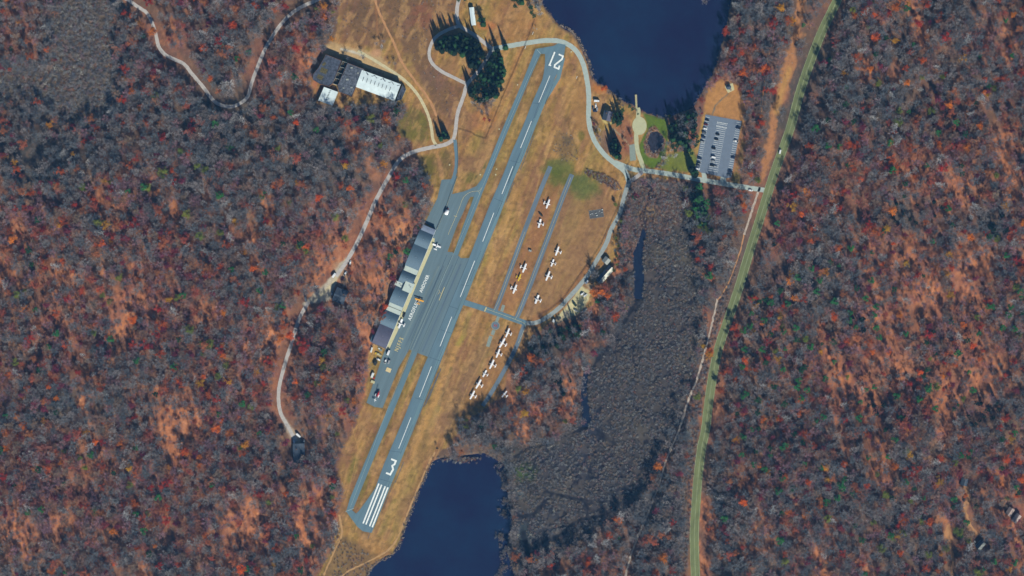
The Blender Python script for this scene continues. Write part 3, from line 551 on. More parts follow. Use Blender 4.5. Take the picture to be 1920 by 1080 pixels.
strokes('runway_number_three', [(733.5, 860.8), (742.4, 864.4), (739.6, 870.6), (735.4, 873.5), (737.2, 880), (731.6, 889.8), (723.8, 886.6)], 3.3, 0.17, M['white'])
cl = MB()
for pts in [[(1008, 108), (993, 140), (948, 243), (907, 345), (860, 455), (852, 472)], [(852, 472), (810, 570), (773, 655), (733, 750), (688, 870), (657, 951)]]: ribbon_mb(cl, PL(pts), .32, 0.16, False)
ribbon_mb(cl, PL([(648, 959), (663.5, 953)]), .8, 0.16, False); ribbon_mb(cl, PL([(1007, 93), (1014, 101)]), .6, 0.16, False)
cl.build('taxiway_centre_line', M['linefaint'])['kind'] = 'structure'
yl = MB()
ribbon_mb(yl, PL([(903, 352), (899, 358), (890, 358.5), (880, 361), (869, 370), (862, 388), (855, 405), (840, 440)]), .34, 0.17); ribbon_mb(yl, PL([(896, 358), (899, 361), (898, 364)]), .3, 0.175)
ribbon_mb(yl, PL([(851, 404.5), (857, 406.5)]), .5, 0.18, False); ribbon_mb(yl, PL([(823.5, 563), (828, 551), (833.5, 538)]), .75, 0.17, False)
ribbon_mb(yl, PL([(823, 543), (824, 547), (827, 550), (823, 549), (821, 552)]), .4, 0.18); ribbon_mb(yl, PL([(908.5, 584), (912, 576)]), 1.4, 0.17, False)
ribbon_mb(yl, PL([(912, 579), (925, 584), (945, 591), (966, 599), (985, 608), (982, 620), (972, 643)]), .3, 0.165); ribbon_mb(yl, PL([(925, 584), (935, 565), (984, 435)]), .28, 0.155, False); ribbon_mb(yl, PL([(966, 599), (972, 588), (1032, 432), (1070, 333)]), .28, 0.155, False)
yl.build('yellow_guide_lines', M['lineyellow'])['kind'] = 'structure'
jn = MB()
for a, b in [((879, 486), (803, 668)), ((861, 480), (783, 660)), ((848, 478), (770, 655)), ((838, 478), (770, 640)), ((828, 505), (764, 660)), ((880, 536), (864, 534)), ((861, 580), (843, 574)), ((847, 625), (826, 618)), ((826, 677), (803, 669)), ((794, 750), (778, 746)), ((973, 305), (957, 301)), ((944, 379), (927, 372)), ((1010, 194), (998, 193)), ((753, 848), (728, 845)), ((736, 905), (712, 898))]: stripe(jn, a, b, .55, 0.165)
jn.build('paving_joints', M['joint'])['kind'] = 'structure'
# compass rose pad and helicopter pad
half = [(1049, 108), (1040, 146), (1013, 190), (992, 238), (972, 290), (956, 328), (937, 375), (920, 420), (895, 480), (868, 545), (846, 600), (812, 687), (775, 778), (739, 868), (716, 925), (690, 990)]
ribbon('runway_seal_band', [(x + 4.2, y) for x, y in PL(half)], 4.6, 0.145, mat('newer seal', A(104, 133, 142), .85, .12, .12, stretch=(AX, .1)), False)
for k_, (off, w_, c_) in enumerate([(-8, 2.4, (86, 106, 122)), (-16, 3.0, (106, 127, 132)), (-24, 2.0, (88, 110, 124)), (-33, 3.4, (108, 128, 132)), (-41, 2.2, (90, 111, 124)), (-50, 4.0, (109, 128, 132))]):
    a_, b_ = ((872 + off * .98, 494 + off * -.1), (800 + off * .98, 662 + off * .3)); ribbon('apron_seal_band', PL([a_, b_]), w_ * S, 0.075, mat('apron seal', A(*c_), .85, .15, .2, stretch=(AX, .06)), False)
rr_ = random.Random(3); sp_ = MB()
for k_ in range(46):
    t_ = rr_.random(); c_ = interp0((1036, 150), (700, 985), t_); x_, y_ = P(*c_); w_ = rr_.uniform(.12, .3); l_ = rr_.uniform(4, 22); o_ = rr_.uniform(-5.5, 5.5); sp_.box(-l_, l_, -w_, w_, .146, .149, AX + rr_.uniform(-.02, .02), (x_ + o_, y_))
sp_.build('tyre_marks', mat('tyre rubber marks', A(76, 98, 116), .9))['kind'] = 'structure'
hp = MB(); cx, cy = P(929, 610.5); hp.prism([(cx + 5 * math.cos(k * math.pi / 16), cy + 5 * math.sin(k * math.pi / 16)) for k in range(32)], 0.01, 0.09); hp.build('helipad', M['lane'])['kind'] = 'structure'
rg = MB(); rg.add([(cx + r * math.cos(k * math.pi / 16), cy + r * math.sin(k * math.pi / 16), .11) for k in range(32) for r in (4.3, 5.0)], [((2 * k + 2) % 64, (2 * k), (2 * k + 1), (2 * k + 3) % 64) for k in range(32)]); rg.build('helipad_ring', M['pad'])['kind'] = 'structure'
hh = MB()
for a, b in [((927.5, 607.5), (926.5, 613)), ((931.5, 608), (930.5, 613.6)), ((927, 610.4), (931, 610.8))]: stripe(hh, a, b, .9, 0.12)
hh.build('helipad_letter', M['redtrim'])['kind'] = 'structure'
for a, b, w in [((944.5, 572), (940.5, 584), 3.6), ((935, 593), (931, 603), 3.6), ((926, 619), (923, 628), 4.0), ((920.5, 630), (914.5, 650), 4.2)]: ribbon('concrete_pad', PL([a, b]), w, 0.05, M['pad'], False)
# lettering painted on the apron
def letters(name, txt, px, py, size, ang, m, stretch=1.0, space=1.0):
    c = bpy.data.curves.new(name, 'FONT'); c.body = txt; c.size = size; c.align_x = 'CENTER'; c.align_y = 'CENTER'; c.space_character = space; c.offset = 0.02 * size
    t = bpy.data.objects.new(name, c); scene.collection.objects.link(t); dg = bpy.context.evaluated_depsgraph_get(); me = bpy.data.meshes.new_from_object(t.evaluated_get(dg)); bpy.data.objects.remove(t)
    me.materials.clear(); me.materials.append(m); o = obj(name, me, None, (*P(px, py), 0.17), ang); o.scale = (stretch, 1, 1); o['kind'] = 'structure'
TA = math.radians(66.5)
letters('apron_lettering_aeroflex', 'AEROFLEX', 775.4, 581.8, 5.4, TA, M['white'], 0.86, 1.16); letters('apron_lettering_andover', 'ANDOVER', 795.8, 532, 5.2, TA, M['white'], 0.84, 1.08); letters('apron_lettering_njffs', 'NJFFS', 748.2, 646, 6.2, TA, M['lineyellow'], 0.85, 1.4)
# hangar forecourt slab
sheet('hangar_forecourt', PL([(811, 446), (815, 447), (814.5, 455), (790, 512), (768, 566), (746, 620), (729, 656), (724, 654)]), 0.09, M['concrete'])

for i, (nm, (pts, w, tone)) in enumerate(ROADS.items()):
    z = 0.05 + 0.006 * (i % 9); base = {'limecrest': 'main_road', 'gap_trail': 'trail', 'rail_trail': 'trail', 'old_trail': 'trail', 'trail_north': 'trail'}.get(nm, nm)
    ribbon(base, PL(pts), w, z if nm != 'limecrest' else 0.12, M[tone], True, wob=(.45 if 'dirt' in tone else .18 if tone != 'main' else .25))
main = ROADS['limecrest'][0]; lp = smooth_line(PL(main)); rl = MB()
def offs(line, d):
    out = []
    for i, c in enumerate(line):
        t = (line[min(i + 1, len(line) - 1)] - line[max(i - 1, 0)]).normalized(); out.append((c.x - t.y * d, c.y + t.x * d))
    return out
for d in (-5.0, 4.6): ribbon_mb(rl, offs(lp, d), .45, .16, False, .12)
for d in (-.35, .35): ribbon_mb(rl, offs(lp, d), .25, .16, False, .05)
rl.build('main_road_lines', M['roadline'])['kind'] = 'structure'
# boat launch circle, small car parks
sheet('launch_circle', [P(1199 + 13.5 * math.cos(t), 236 - 17 * math.sin(t)) for t in [k * math.pi / 14 for k in range(28)]], 0.11, M['launch'])
sheet('side_parking', PL([(1180, 272), (1190, 270), (1193, 300), (1181, 302)]), 0.04, M['pad'])
LOT = [(1323, 214.5), (1391, 227), (1371, 333), (1362, 334), (1350, 331), (1324, 325), (1315, 324), (1303, 317)]
sheet('parking_lot', PL(LOT), 0.06, M['lot']); sheet('lot_entry', PL([(1352, 330), (1361, 332), (1362, 344), (1349, 343)]), 0.045, M['pale']); sheet('lot_entry', PL([(1315, 323), (1324, 325), (1326, 337), (1317, 336)]), 0.045, M['pale'])
bay = MB()
def interp(a, b, t): return (a[0] + (b[0] - a[0]) * t, a[1] + (b[1] - a[1]) * t)
for k in range(26):
    t = k / 25; l = interp((1323, 219), (1305.5, 314), t); bay_dir = (7.6, 1.6); stripe(bay, l, (l[0] + 7.6, l[1] + 1.5), .42, .1)
for k in range(25):
    if k < 3: continue
    t = k / 24; l = interp((1345, 229), (1328, 319), t); stripe(bay, l, (l[0] + 18, l[1] + 3.6), .42, .1)
for k in range(25):
    t = k / 24; l = interp((1381, 229), (1363.5, 326), t); stripe(bay, l, (l[0] + 8.5, l[1] + 1.7), .42, .1)
for k in range(8):
    for a, b in (((1345, 229), (1362.5, 232)), ((1343.5, 235.5), (1361.5, 239.5))): c = interp(a, b, k / 7); stripe(bay, c, (c[0] + 1.3, c[1] + .3), 1.3, .1)
for a, b in (((1344, 231.5), (1363, 235)), ((1343, 237), (1362, 241))): stripe(bay, a, b, .45, .105)
bay.build('parking_bay_lines', M['white'])['kind'] = 'structure'
# ---------------------------------------------------------------- hangar row
H0 = Vector(P(816.8, 431)); H1 = Vector(P(723.5, 653.6)); HD = (H1 - H0).normalized(); HB = Vector((HD.y, -HD.x))   # HB points to the back
if HB.x > 0: HB = -HB
def hpt(t, b): return H0 + HD * t * S + HB * b
HANG = math.atan2(HD.y, HD.x)
def local_house(name, label, cat, origin, ang, group=None): return thing(name, label, cat, (origin.x, origin.y, 0), ang, group)
def hangar(t0, t1, b0, b1, label, roofm, h=4.6, rise=2.2, group='hangars in a row along the apron', arch=True):
    L_ = (t1 - t0) * S; D = b1 - b0; o = hpt(t0, b0); r = local_house('hangar', label, 'hangar', o, HANG, group)
    s = 1 if Vector((-HD.y, HD.x)).dot(HB) > 0 else -1     # local +y*s is the back
    ya, yb = (0, D) if s > 0 else (-D, 0); front = 0.0
    w = MB().box(0, L_, ya, yb, 0, h); w.build('wall', M['cladding'], r)
    n = 12 if arch else 2; rings = []
    for y in (ya - .15, yb + .15):
        rings.append([(-.1 + (L_ + .2) * k / n, y, h + .02 + (rise * math.sin(math.pi * k / n) if arch else rise * (1 - abs(2 * k / n - 1)))) for k in range(n + 1)] + [(L_ + .1, y, h - .2), (-.1, y, h - .2)])
    mb = MB().loft(rings); rf = mb.build('roof', roofm, r)
    fb = MB(); yf = -s * .3
    fb.box(0, L_, min(yf, yf - s * .25), max(yf, yf - s * .25), h - .5, h + .35); fb.build('fascia', M['trim'], r)
    k = max(2, int(L_ / 5))
    for q in range(k):
        d = MB().box(L_ * (q + .06) / k, L_ * (q + .94) / k, min(-s * .02, -s * .12), max(-s * .02, -s * .12), .1, 3.7); d.build('hangar_door', M['roofgrey'], r)
    v = MB().tube((L_ / 2, (ya + yb) / 2, h + rise - .2), (L_ / 2, (ya + yb) / 2, h + rise + .5), .35, .35, 8); v.build('roof_vent', M['metal'], rf)
    return r
hangar(0, 10.3, 0, 15.6, 'narrow light grey flat-roofed hangar bay at the upper end of the hangar row', M['roofgrey'], 4.8, .3)
hangar(10.6, 39.5, 0, 16.6, 'upper blue-grey arched hangar, next to the light bay at the top of the row', M['roofblue'], 4.6, 3.2)
hangar(39.8, 83, 0, 16.8, 'longest blue-grey arched hangar, above the white flat link roof beside ANDOVER', M['roofblue'], 4.6, 3.6)
hangar(93, 116, 0, 16.8, 'blue-grey arched hangar between the white link roof and the pale office roof', M['roofblue'], 4.6, 3.0)
hangar(125, 158, 0, 17.2, 'blue-grey arched hangar below the pale office, above two white link roofs', M['roofblue'], 4.6, 3.2)
hangar(174, 202, 0, 17.6, 'blue-grey arched hangar just below the two white link roofs', M['roofblue'], 4.6, 3.0)
hangar(202.3, 241, 0, 17.2, 'violet-grey arched hangar at the lower end of the row, by the parked trucks', M['roofpurple'], 4.6, 2.0)
def flatblock(name, t0, t1, b0, b1, h, m, label, cat, extra=True, group=None):
    o = hpt(t0, b0); r = local_house(name, label, cat, o, HANG, group); L_ = (t1 - t0) * S; D = b1 - b0
    s = 1 if Vector((-HD.y, HD.x)).dot(HB) > 0 else -1; ya, yb = (0, D) if s > 0 else (-D, 0)
    MB().box(0, L_, ya, yb, 0, h).build('wall', M['cladding'], r); rf = MB().box(-.15, L_ + .15, ya - .15, yb + .15, h + .003, h + .25).build('roof', m, r)
    if extra:
        for k in range(2): MB().box(L_ * .3 + k * 1.2, L_ * .3 + k * 1.2 + .8, (ya + yb) / 2 + k * 2, (ya + yb) / 2 + k * 2 + .9, h + .25, h + .8).build('roof_unit', M['metal'], rf)
    MB().box(L_ * .3, L_ * .3 + 1, min(-s * .06, 0), max(-s * .06, -.001), .05, 2.1).build('door', M['dark'], r)
    return r
flatblock('link_building', 83.3, 92.6, 0, 16.0, 4.2, M['roofoff'], 'white flat link roof between the longest hangar and the next one down', 'link building', False, 'flat-roofed links between the hangars')
flatblock('link_building', 158.4, 164.6, 0, 16.4, 4.2, M['roofoff'], 'upper of the two white flat link roofs below the pale office', 'link building', False, 'flat-roofed links between the hangars')
flatblock('link_building', 166, 173.6, 0, 16.8, 4.4, M['roofoff'], 'lower of the two white flat link roofs, just above a dark parked car', 'link building', False, 'flat-roofed links between the hangars')
flatblock('office', 109, 128, -2.2, 8.6, 6.6, M['roofoff'], 'pale flat-roofed office block pushed forward of the middle of the hangar row', 'office')
flatblock('back_shed', 116.4, 124.6, 9, 19.5, 4.4, M['roofoff'], 'small white flat annex behind the pale office roof', 'shed')
r = flatblock('lean_to', 226, 240, 17.3, 20, 3, M['roofblue'], 'small grey lean-to at the back of the lowest hangar', 'shed', False)

# ---------------------------------------------------------------- other buildings
def orient(a, b):                            # local frame along edge a->b (map points)
    a, b = Vector(P(*a)), Vector(P(*b)); return a, (b - a).length, math.atan2(b.y - a.y, b.x - a.x)
def gable(name, label, cat, a, b, depth, h, rise, mr1, mr2=None, wallm=None, chimney=False, group=None):
    # a->b: one eave line; the house extends to the right-hand side of a->b (local -y)
    o, L_, ang = orient(a, b); r = thing(name, label, cat, (o.x, o.y, 0), ang, group); D = depth
    w = MB(); w.loft([[(x, 0, 0), (x, -D, 0), (x, -D, h), (x, -D / 2, h + rise - .05), (x, 0, h)] for x in (0, L_)]); w.build('wall', wallm or M['cladding'], r)
    for s_, m_ in ((0, mr1), (1, mr2 or mr1)):
        y0, y1 = (0.4, -D / 2) if s_ == 0 else (-D - .4, -D / 2); z0 = h - rise * .8 / D
        q = MB().add([(-.4, y0, z0 + .05), (L_ + .4, y0, z0 + .05), (L_ + .4, y1, h + rise + .05), (-.4, y1, h + rise + .05), (-.4, y0, z0 + .25), (L_ + .4, y0, z0 + .25), (L_ + .4, y1, h + rise + .25), (-.4, y1, h + rise + .25)],
                     [(0, 1, 5, 4), (1, 2, 6, 5), (2, 3, 7, 6), (3, 0, 4, 7), (4, 5, 6, 7), (3, 2, 1, 0)]); rf = q.build('roof', m_, r)
        if chimney and s_ == 0: MB().box(L_ * .7, L_ * .7 + 1, -D * .35, -D * .35 + 1, h, h + rise + 1.2).build('chimney', M['brick'], rf)
    MB().box(L_ * .45, L_ * .45 + 1, -.001, .08, .05, 2.1).build('door', M['dark'], r)
    for k in range(max(1, int(L_ / 4))):
        for y in ((.001, .06), (-D - .06, -D - .001)):
            x = 1.2 + k * 4
            if x + 1.2 < L_ and not (y[0] > 0 and abs(x + .6 - L_ * .45 - .5) < 1.2): MB().box(x, x + 1.1, y[0], y[1], 1, 2.2).build('window', M['glass'], r)
    return r
gable('storage_barn', 'long white-roofed barn beside a dark conifer near the top of the photo', 'barn', (888, 14.5), (892, 47), 4.6, 3.2, 1.0, M['roofwhite'])
gable('house', 'long gabled house, roof painted sunlit cream, shaded slate, by the bend of the field road', 'house', (1117.5, 525), (1142, 497), 7.5, 3.6, 2.2, M['shingle'], mat('cream lit shingles', A(205, 205, 188), .8, .06, .5), chimney=True)  # lit slope cream, shaded slope dark: sunlight put into the roof colours
gable('garage', 'small square garage above the long gabled house by the field road', 'garage', (1129, 488.8), (1135.6, 481), 7.2, 3, 1.6, M['shinglelight'])
gable('forest_house', 'square dark-roofed house in the forest beside the farm yard', 'house', (633, 539), (653, 546.8), 16, 4.5, 2.8, M['shingle'], wallm=M['brick'], chimney=True)
gable('forest_house', 'dark-roofed house shaded by trees at the lower end of the forest lane', 'house', (551, 868), (550, 832), 13, 4.5, 2.4, M['shingle'], chimney=True)
gable('lake_house', 'dark hipped house among evergreens beside the boat launch', 'house', (1129, 224), (1133.5, 207.5), 9.5, 4.5, 2.2, M['shingle'], M['roofpurple'], chimney=True)
gable('forest_house', 'small dark-roofed house in the lower right forest, above the sandy yard', 'house', (1800, 908), (1803, 896), 7, 4, 2, M['shingle'])
gable('forest_house', 'pinkish-roofed house near the lower right edge of the photo', 'house', (1884, 962), (1892, 950), 6.5, 4, 1.8, mat('pinkish shingles', A(160, 142, 135), .9, .12, .6))
gable('forest_house', 'pale L-shaped wing joined to nothing else, right of the pinkish-roofed house', 'house', (1896, 975), (1906, 962), 6, 3.6, 1.6, mat('pinkish shingles', A(165, 150, 145), .9, .12, .6))
bpy.data.objects['forest_house.004']['label'] = 'smaller pale-roofed wing standing right of the pinkish-roofed house at the right edge'
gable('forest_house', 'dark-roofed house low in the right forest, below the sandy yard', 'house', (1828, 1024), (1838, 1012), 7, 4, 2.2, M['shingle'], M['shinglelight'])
# derelict works: two tar-roofed blocks, a long white hall, an annex
def flat_building(name, label, cat, poly, h, roofm, wallm, parapet=.5):
    p = PL(poly); cx = sum(q[0] for q in p) / len(p); cy = sum(q[1] for q in p) / len(p); r = thing(name, label, cat, (cx, cy, 0)); q = [(x - cx, y - cy) for x, y in p]
    MB().prism(q, 0, h).build('wall', wallm, r); inn = [(x * .985, y * .985) for x, y in q]
    rf = MB().prism(inn, h + .003, h + .12).build('roof', roofm, r); pp = MB(); n = len(q)
    for i in range(n):
        a, b = Vector(q[i]), Vector(q[(i + 1) % n]); c, d = a * .985, b * .985
        pp.add([(*a, h + .004), (*b, h + .004), (*d, h + .004), (*c, h + .004), (*a, h + parapet), (*b, h + parapet), (*d, h + parapet), (*c, h + parapet)], [(0, 1, 5, 4), (2, 3, 7, 6), (4, 5, 6, 7)])
    pp.build('parapet', wallm, r); return r, rf, (cx, cy)
r, rf, c = flat_building('derelict_works', 'derelict tar-roofed works with collapsed roof bays, left of the white hall', 'factory', [(612, 103), (641, 114.5), (625, 157), (618, 163), (600, 158), (587, 150), (588, 140), (598, 128)], 6.5, M['rooftar'], M['brick'])
for a, b, w in [((602, 131), (614, 136), 6), ((596, 143), (606, 148), 5), ((611, 118), (606, 124), 3)]:
    mb = MB(); p0, p1 = P(*a), P(*b); ribbon_mb(mb, [(p0[0] - c[0], p0[1] - c[1]), (p1[0] - c[0], p1[1] - c[1])], w, 6.66, False); mb.build('collapsed_bay', mat('rubble and weeds', A(88, 84, 62), .95, .5, .6), rf)
r, rf, c = flat_building('works_court', 'narrow roofless court with pale walls between two tar-roofed works blocks', 'ruin', [(643, 115.5), (652, 118.5), (633.5, 160.5), (624.5, 157.5)], 3.5, mat('court floor', A(66, 62, 58), .95, .5, .5), M['cladding'], 3)
for t in (.25, .5, .75):
    a = interp((643, 115.5), (624.5, 157.5), t); b = interp((652, 118.5), (633.5, 160.5), t); mb = MB(); p0, p1 = P(*a), P(*b); d = Vector(p1) - Vector(p0)
    mb.box(0, d.length, -.15, .15, 3.7, 6.2, math.atan2(d.y, d.x), (p0[0] - c[0], p0[1] - c[1])); mb.build('cross_wall', M['cladding'], r)
r, rf, c = flat_building('derelict_works', 'mottled tar-roofed works block attached to the left end of the white hall', 'factory', [(652.5, 119), (684, 131), (668.5, 163), (660, 182), (636, 173), (634, 161)], 6.8, M['roofworn'], M['brick'])
for k, (a, b) in enumerate([((660, 128), 2.5), ((672, 138), 2), ((652, 150), 3), ((660, 165), 2.4), ((645, 166), 2)]):
    x, y = P(*a); MB().box(x - c[0] - b / 2, x - c[0] + b / 2, y - c[1] - b / 3, y - c[1] + b / 3, 6.93, 7.5).build('roof_unit', M['shinglelight'], rf)
o, L_, ang = orient((668, 163.5), (740, 190)); D = (Vector(P(682, 133.5)) - o).length
r = thing('factory_hall', 'long white-roofed hall with a row of small roof slots, right of the ruins', 'factory', (o.x, o.y, 0), ang)
MB().box(0, L_, 0, D, 0, 7).build('wall', M['cladding'], r)
rf = MB().loft([[(x, -.2, 6.9), (x, D + .2, 6.9), (x, D + .2, 7.1), (x, D / 2, 7.9), (x, -.2, 7.1)] for x in (-.2, L_ + .2)]).build('roof', M['roofwhite'], r)
for k in range(8): MB().box(L_ * (.1 + .1 * k), L_ * (.1 + .1 * k) + .35, D * .42, D * .66, 7.85, 8.1).build('roof_slot', M['dark'], rf)
rb = random.Random(5); mb = MB(); pv = []; NP = 60
for k in range(NP): x = L_ * (.12 + .87 * k / (NP - 1)); y = D * (.97 - .13 * abs(math.sin(k * .21))) ; w_ = rb.uniform(.15, 1.0); pv += [(x, y + w_ * .6, 7.32), (x, y - w_, 7.36)]
mb.add(pv, [(2 * k + 1, 2 * k + 3, 2 * k + 2, 2 * k) for k in range(NP - 1)]); mb.build('peeling_edge', M['rooftar'], rf)
for k in range(6): MB().box(L_ * (.06 + .15 * k), L_ * (.06 + .15 * k) + 3, -.06, -.003, 3, 5).build('window', M['glass'], r)
flat_building('works_extension', 'small dark grey ruin at the right end of the white hall', 'ruin', [(755, 161), (761.5, 168), (753, 187), (742, 190)], 4.2, M['rooftar'], M['cladding'])
r, rf, c = flat_building('works_annex', 'square white-roofed annex at the lower left of the derelict works', 'factory', [(608, 163.5), (634.5, 173), (624, 199), (597, 189)], 5, M['roofwhite'], M['cladding'], .15)
for k in range(7): a = interp((620, 171), (611, 190), k / 6); x, y = P(*a); MB().box(-1.1, 1.1, -.18, .18, 5.13, 5.4, .35, (x - c[0], y - c[1])).build('roof_slot', M['dark'], rf)
# gazebo on its slab
cx, cy = P(1367.5, 167); r = thing('memorial_shelter', 'dark six-sided open shelter on a pale slab in the meadow above the parking lot', 'shelter', (cx, cy, 0))
MB().prism([(x - cx, y - cy) for x, y in PL([(1361, 158), (1374, 156), (1377, 168.5), (1365, 174.5), (1359, 163)])], .01, .25).build('slab', M['concrete'], r)
n = 6; ax, ay = -1.2, 2.2
for k in range(n):
    t = k * math.pi / 3; MB().tube((ax + 2.7 * math.cos(t), ay + 2.7 * math.sin(t), .25), (ax + 2.7 * math.cos(t), ay + 2.7 * math.sin(t), 2.8), .12, .12).build('post', M['wood'], r)
rf = MB().add([(ax + 3.4 * math.cos(k * math.pi / 3), ay + 3.4 * math.sin(k * math.pi / 3), 2.7) for k in range(6)] + [(ax, ay, 4.6), (ax, ay, 2.6)], [(k, (k + 1) % 6, 6) for k in range(6)] + [((k + 1) % 6, k, 7) for k in range(6)]).build('roof', M['shingle'], r)
MB().prism([(1.6 + 1.2 * math.cos(k), -1 + 1.2 * math.sin(k)) for k in (0, 1, 2, 3, 4, 5)], .25, .7).build('stone', M['rock'], r)
# dock
a, b = P(1192.3, 177.5), P(1193.5, 203); d = Vector(b) - Vector(a); r = thing('boat_dock', 'narrow pale wooden dock reaching into the upper lake from the boat launch', 'dock', (*a, 0), math.atan2(d.y, d.x))
mb = MB()
for k in range(int(d.length / .35)): mb.box(k * .35, k * .35 + .3, -1.1, 1.1, .25, .35)
mb.build('deck', M['wood'], r)
for k in range(5):
    for s_ in (-1, 1): MB().tube((1 + k * 3.3, s_ * 1.2, -2.5), (1 + k * 3.3, s_ * 1.2, .9), .13, .13).build('pile', M['wood'], r)
# weather station enclosure
o, L_, ang = orient((1106, 410.5), (1132.5, 406.5)); r = thing('instrument_enclosure', 'fenced rectangle of instruments with a thin mast in the tie-down field', 'enclosure', (o.x, o.y, 0), ang)
MB().box(0, L_, 0, 9.5, .01, .06).build('gravel_bed', mat('dark gravel', A(92, 96, 100), .95, .35, .9), r)
mb = MB()
for k in range(int(L_ / 2) + 1): mb.tube((k * 2, 0, 0), (k * 2, 0, 1.6), .06, .06, 4); mb.tube((k * 2, 9.5, 0), (k * 2, 9.5, 1.6), .06, .06, 4)
for z in (.8, 1.55):
    for y in (0, 9.5): mb.box(0, L_, y - .03, y + .03, z, z + .06)
    for x in (0, L_): mb.box(x - .03, x + .03, 0, 9.5, z, z + .06)
mb.build('perimeter_fence', M['cladding'], r)
MB().tube((5.5, 6, 0), (5.5, 6, 10), .14, .06).build('mast', M['metal'], r)
for x, y, s_ in ((1.2, 5, .8), (3, 5.2, .9), (7.4, 5, 1.1), (14.5, 5, .9), (8, 2.2, 1.3), (12, 7, .8), (15.3, 8, 1.2)): MB().box(x, x + s_, y, y + s_ * .7, .06, .06 + s_).build('instrument_box', M['trim'], r)
# fences
def fence(pts, label, h=1.6, m=None, sp=3.0):
    mb = MB(); p = [Vector(q) for q in PL(pts)]; o = p[0]
    for a, b in zip(p[:-1], p[1:]):
        d = b - a; n = max(1, int(d.length / sp)); an = math.atan2(d.y, d.x)
        for k in range(n + 1): c = a + d * k / n - o; mb.tube((c.x, c.y, 0), (c.x, c.y, h), .07, .07, 4)
        for z in (.3, .7, 1.1, h - .1): mb.box(0, d.length, -.04, .04, z, z + .1, an, tuple(a - o))
    t = mb.build('wire_fence', m or M['fence'], None, False, (o.x, o.y, 0)); tag(t, label, 'fence'); return t
fence([(1003, 38), (990, 73), (975, 108), (957, 150), (940, 190), (926, 225), (911, 261), (888, 254), (887, 251), (859, 242)], 'rusty wire fence along the left edge of the airfield, past the evergreen grove')
fence([(859, 245), (859, 300), (858, 332), (846, 362), (838, 385), (828, 410), (819, 430)], 'wire fence from the drive down to the upper end of the hangars', m=M['concrete'])
fence([(1166, 362), (1158, 392), (1143, 424), (1126, 462), (1104, 494), (1085, 520), (1058, 560), (1030, 583), (1010.5, 592), (1021, 610), (1036, 603)], 'rusty wire fence along the field road on the right side of the tie-downs')
fence([(694, 650), (700, 646), (724, 655)], 'short pale fence below the lowest hangar', m=M['trim'])

# ---------------------------------------------------------------- aircraft
def ring(x, w, h, zc, n=8): return [(x, w * math.cos(6.2832 * (i + .5) / n), zc + h * math.sin(6.2832 * (i + .5) / n)) for i in range(n)]
def slab(pts0, pts1):                        # two outlines (root to tip) as a tapered solid
    return pts0, pts1
def wing_mb(xc, chord, span, z, dih=.0, th=.18, tip=.8, sweep=0.0):
    mb = MB(); rings = []
    for k, y in enumerate((-span / 2, -span * .25, 0, span * .25, span / 2)):
        c = chord * (tip if k in (0, 4) else 1.0); zz = z + abs(y) * dih; x0 = xc + c * .35 - sweep * abs(y)
        rings.append([(x0, y, zz), (x0 - c * .25, y, zz + th), (x0 - c, y, zz + .02), (x0 - c * .3, y, zz - th * .5)])
    return mb.loft(rings)
def aircraft(name, label, loc, rz, kind='high', scale=1.0, body=None, group='light aircraft parked on the field'):
    b = body or M['planewhite']; r = thing(name, label, 'aircraft', (*loc, .12), rz, group)
    f = MB().loft([ring(3.0, .28, .28, 1.15), ring(2.6, .48, .45, 1.2), ring(1.5, .58, .62, 1.35), ring(.4, .62, .75, 1.5), ring(-1.0, .5, .6, 1.45), ring(-3.2, .22, .28, 1.45), ring(-4.6, .08, .15, 1.5)]); fu = f.build('fuselage', b, r, True)
    MB().loft([[(1.2, -.5, 1.75), (1.2, .5, 1.75), (.6, .45, 2.12), (.6, -.45, 2.12)], [(-.5, -.5, 1.85), (-.5, .5, 1.85), (-.5, .42, 2.14), (-.5, -.42, 2.14)]]).build('windscreen', M['glass'], fu)
    if kind == 'high':
        wg = wing_mb(.5, 2.05, 11, 2.35).build('wing', b, r)
        for s_ in (-1, 1): MB().tube((.3, s_ * .5, .9), (.3, s_ * 2.7, 2.2), .06, .05, 4).build('wing_strut', b, r)
    elif kind == 'low':
        wing_mb(.5, 2.25, 10.2, .95, .09, tip=.95).build('wing', b, r)
    else:
        wing_mb(.6, 1.7, 10.6, 2.35, 0, tip=.95).build('upper_wing', b, r); wing_mb(.2, 1.6, 9.8, .75, .03, tip=.95).build('lower_wing', b, r)
        for s_ in (-1, 1):
            for x in (.7, -.4): MB().tube((x, s_ * 3.4, .9), (x + .2, s_ * 3.4, 2.4), .05, .05, 4).build('interplane_strut', M['planedark'], r)
    wing_mb(-4.1, 1.3, 3.9, 1.5, th=.1, tip=.75).build('tailplane', b, r)
    MB().loft([[(-3.3, -.05, 1.5), (-3.3, .05, 1.5), (-4.9, .05, 1.5), (-4.9, -.05, 1.5)], [(-4.3, -.03, 2.9), (-4.3, .03, 2.9), (-5.0, .03, 2.9), (-5.0, -.03, 2.9)]]).build('fin', b, r)
    MB().box(3.02, 3.1, -.95, .95, 1.07, 1.22).build('propeller', M['planedark'], r)
    for x, y in ((.2, -1.15), (.2, 1.15), (2.3, 0) if kind != 'bi' else (-4.4, 0)): MB().tube((x, y - .1, .22), (x, y + .1, .22), .22, .22, 8).build('wheel', M['rubber'], r)
    for y in (-1.15, 1.15): MB().tube((.2, y, .25), (.3, y * .4, 1.0), .05, .05, 4).build('gear_leg', b, r)
    r.scale = (scale,) * 3; remember(r); return r
D2 = math.radians
hi = aircraft('high_wing_aircraft', 'white high-wing aircraft at the upper end of the tie-down row between the two lanes', P(1027, 382.4), D2(-20))
def hw(px, py, a, label, s=1.0): o = copy_tree(hi, (*P(px, py), .12), D2(a), label); o.scale = (s,) * 3; return o
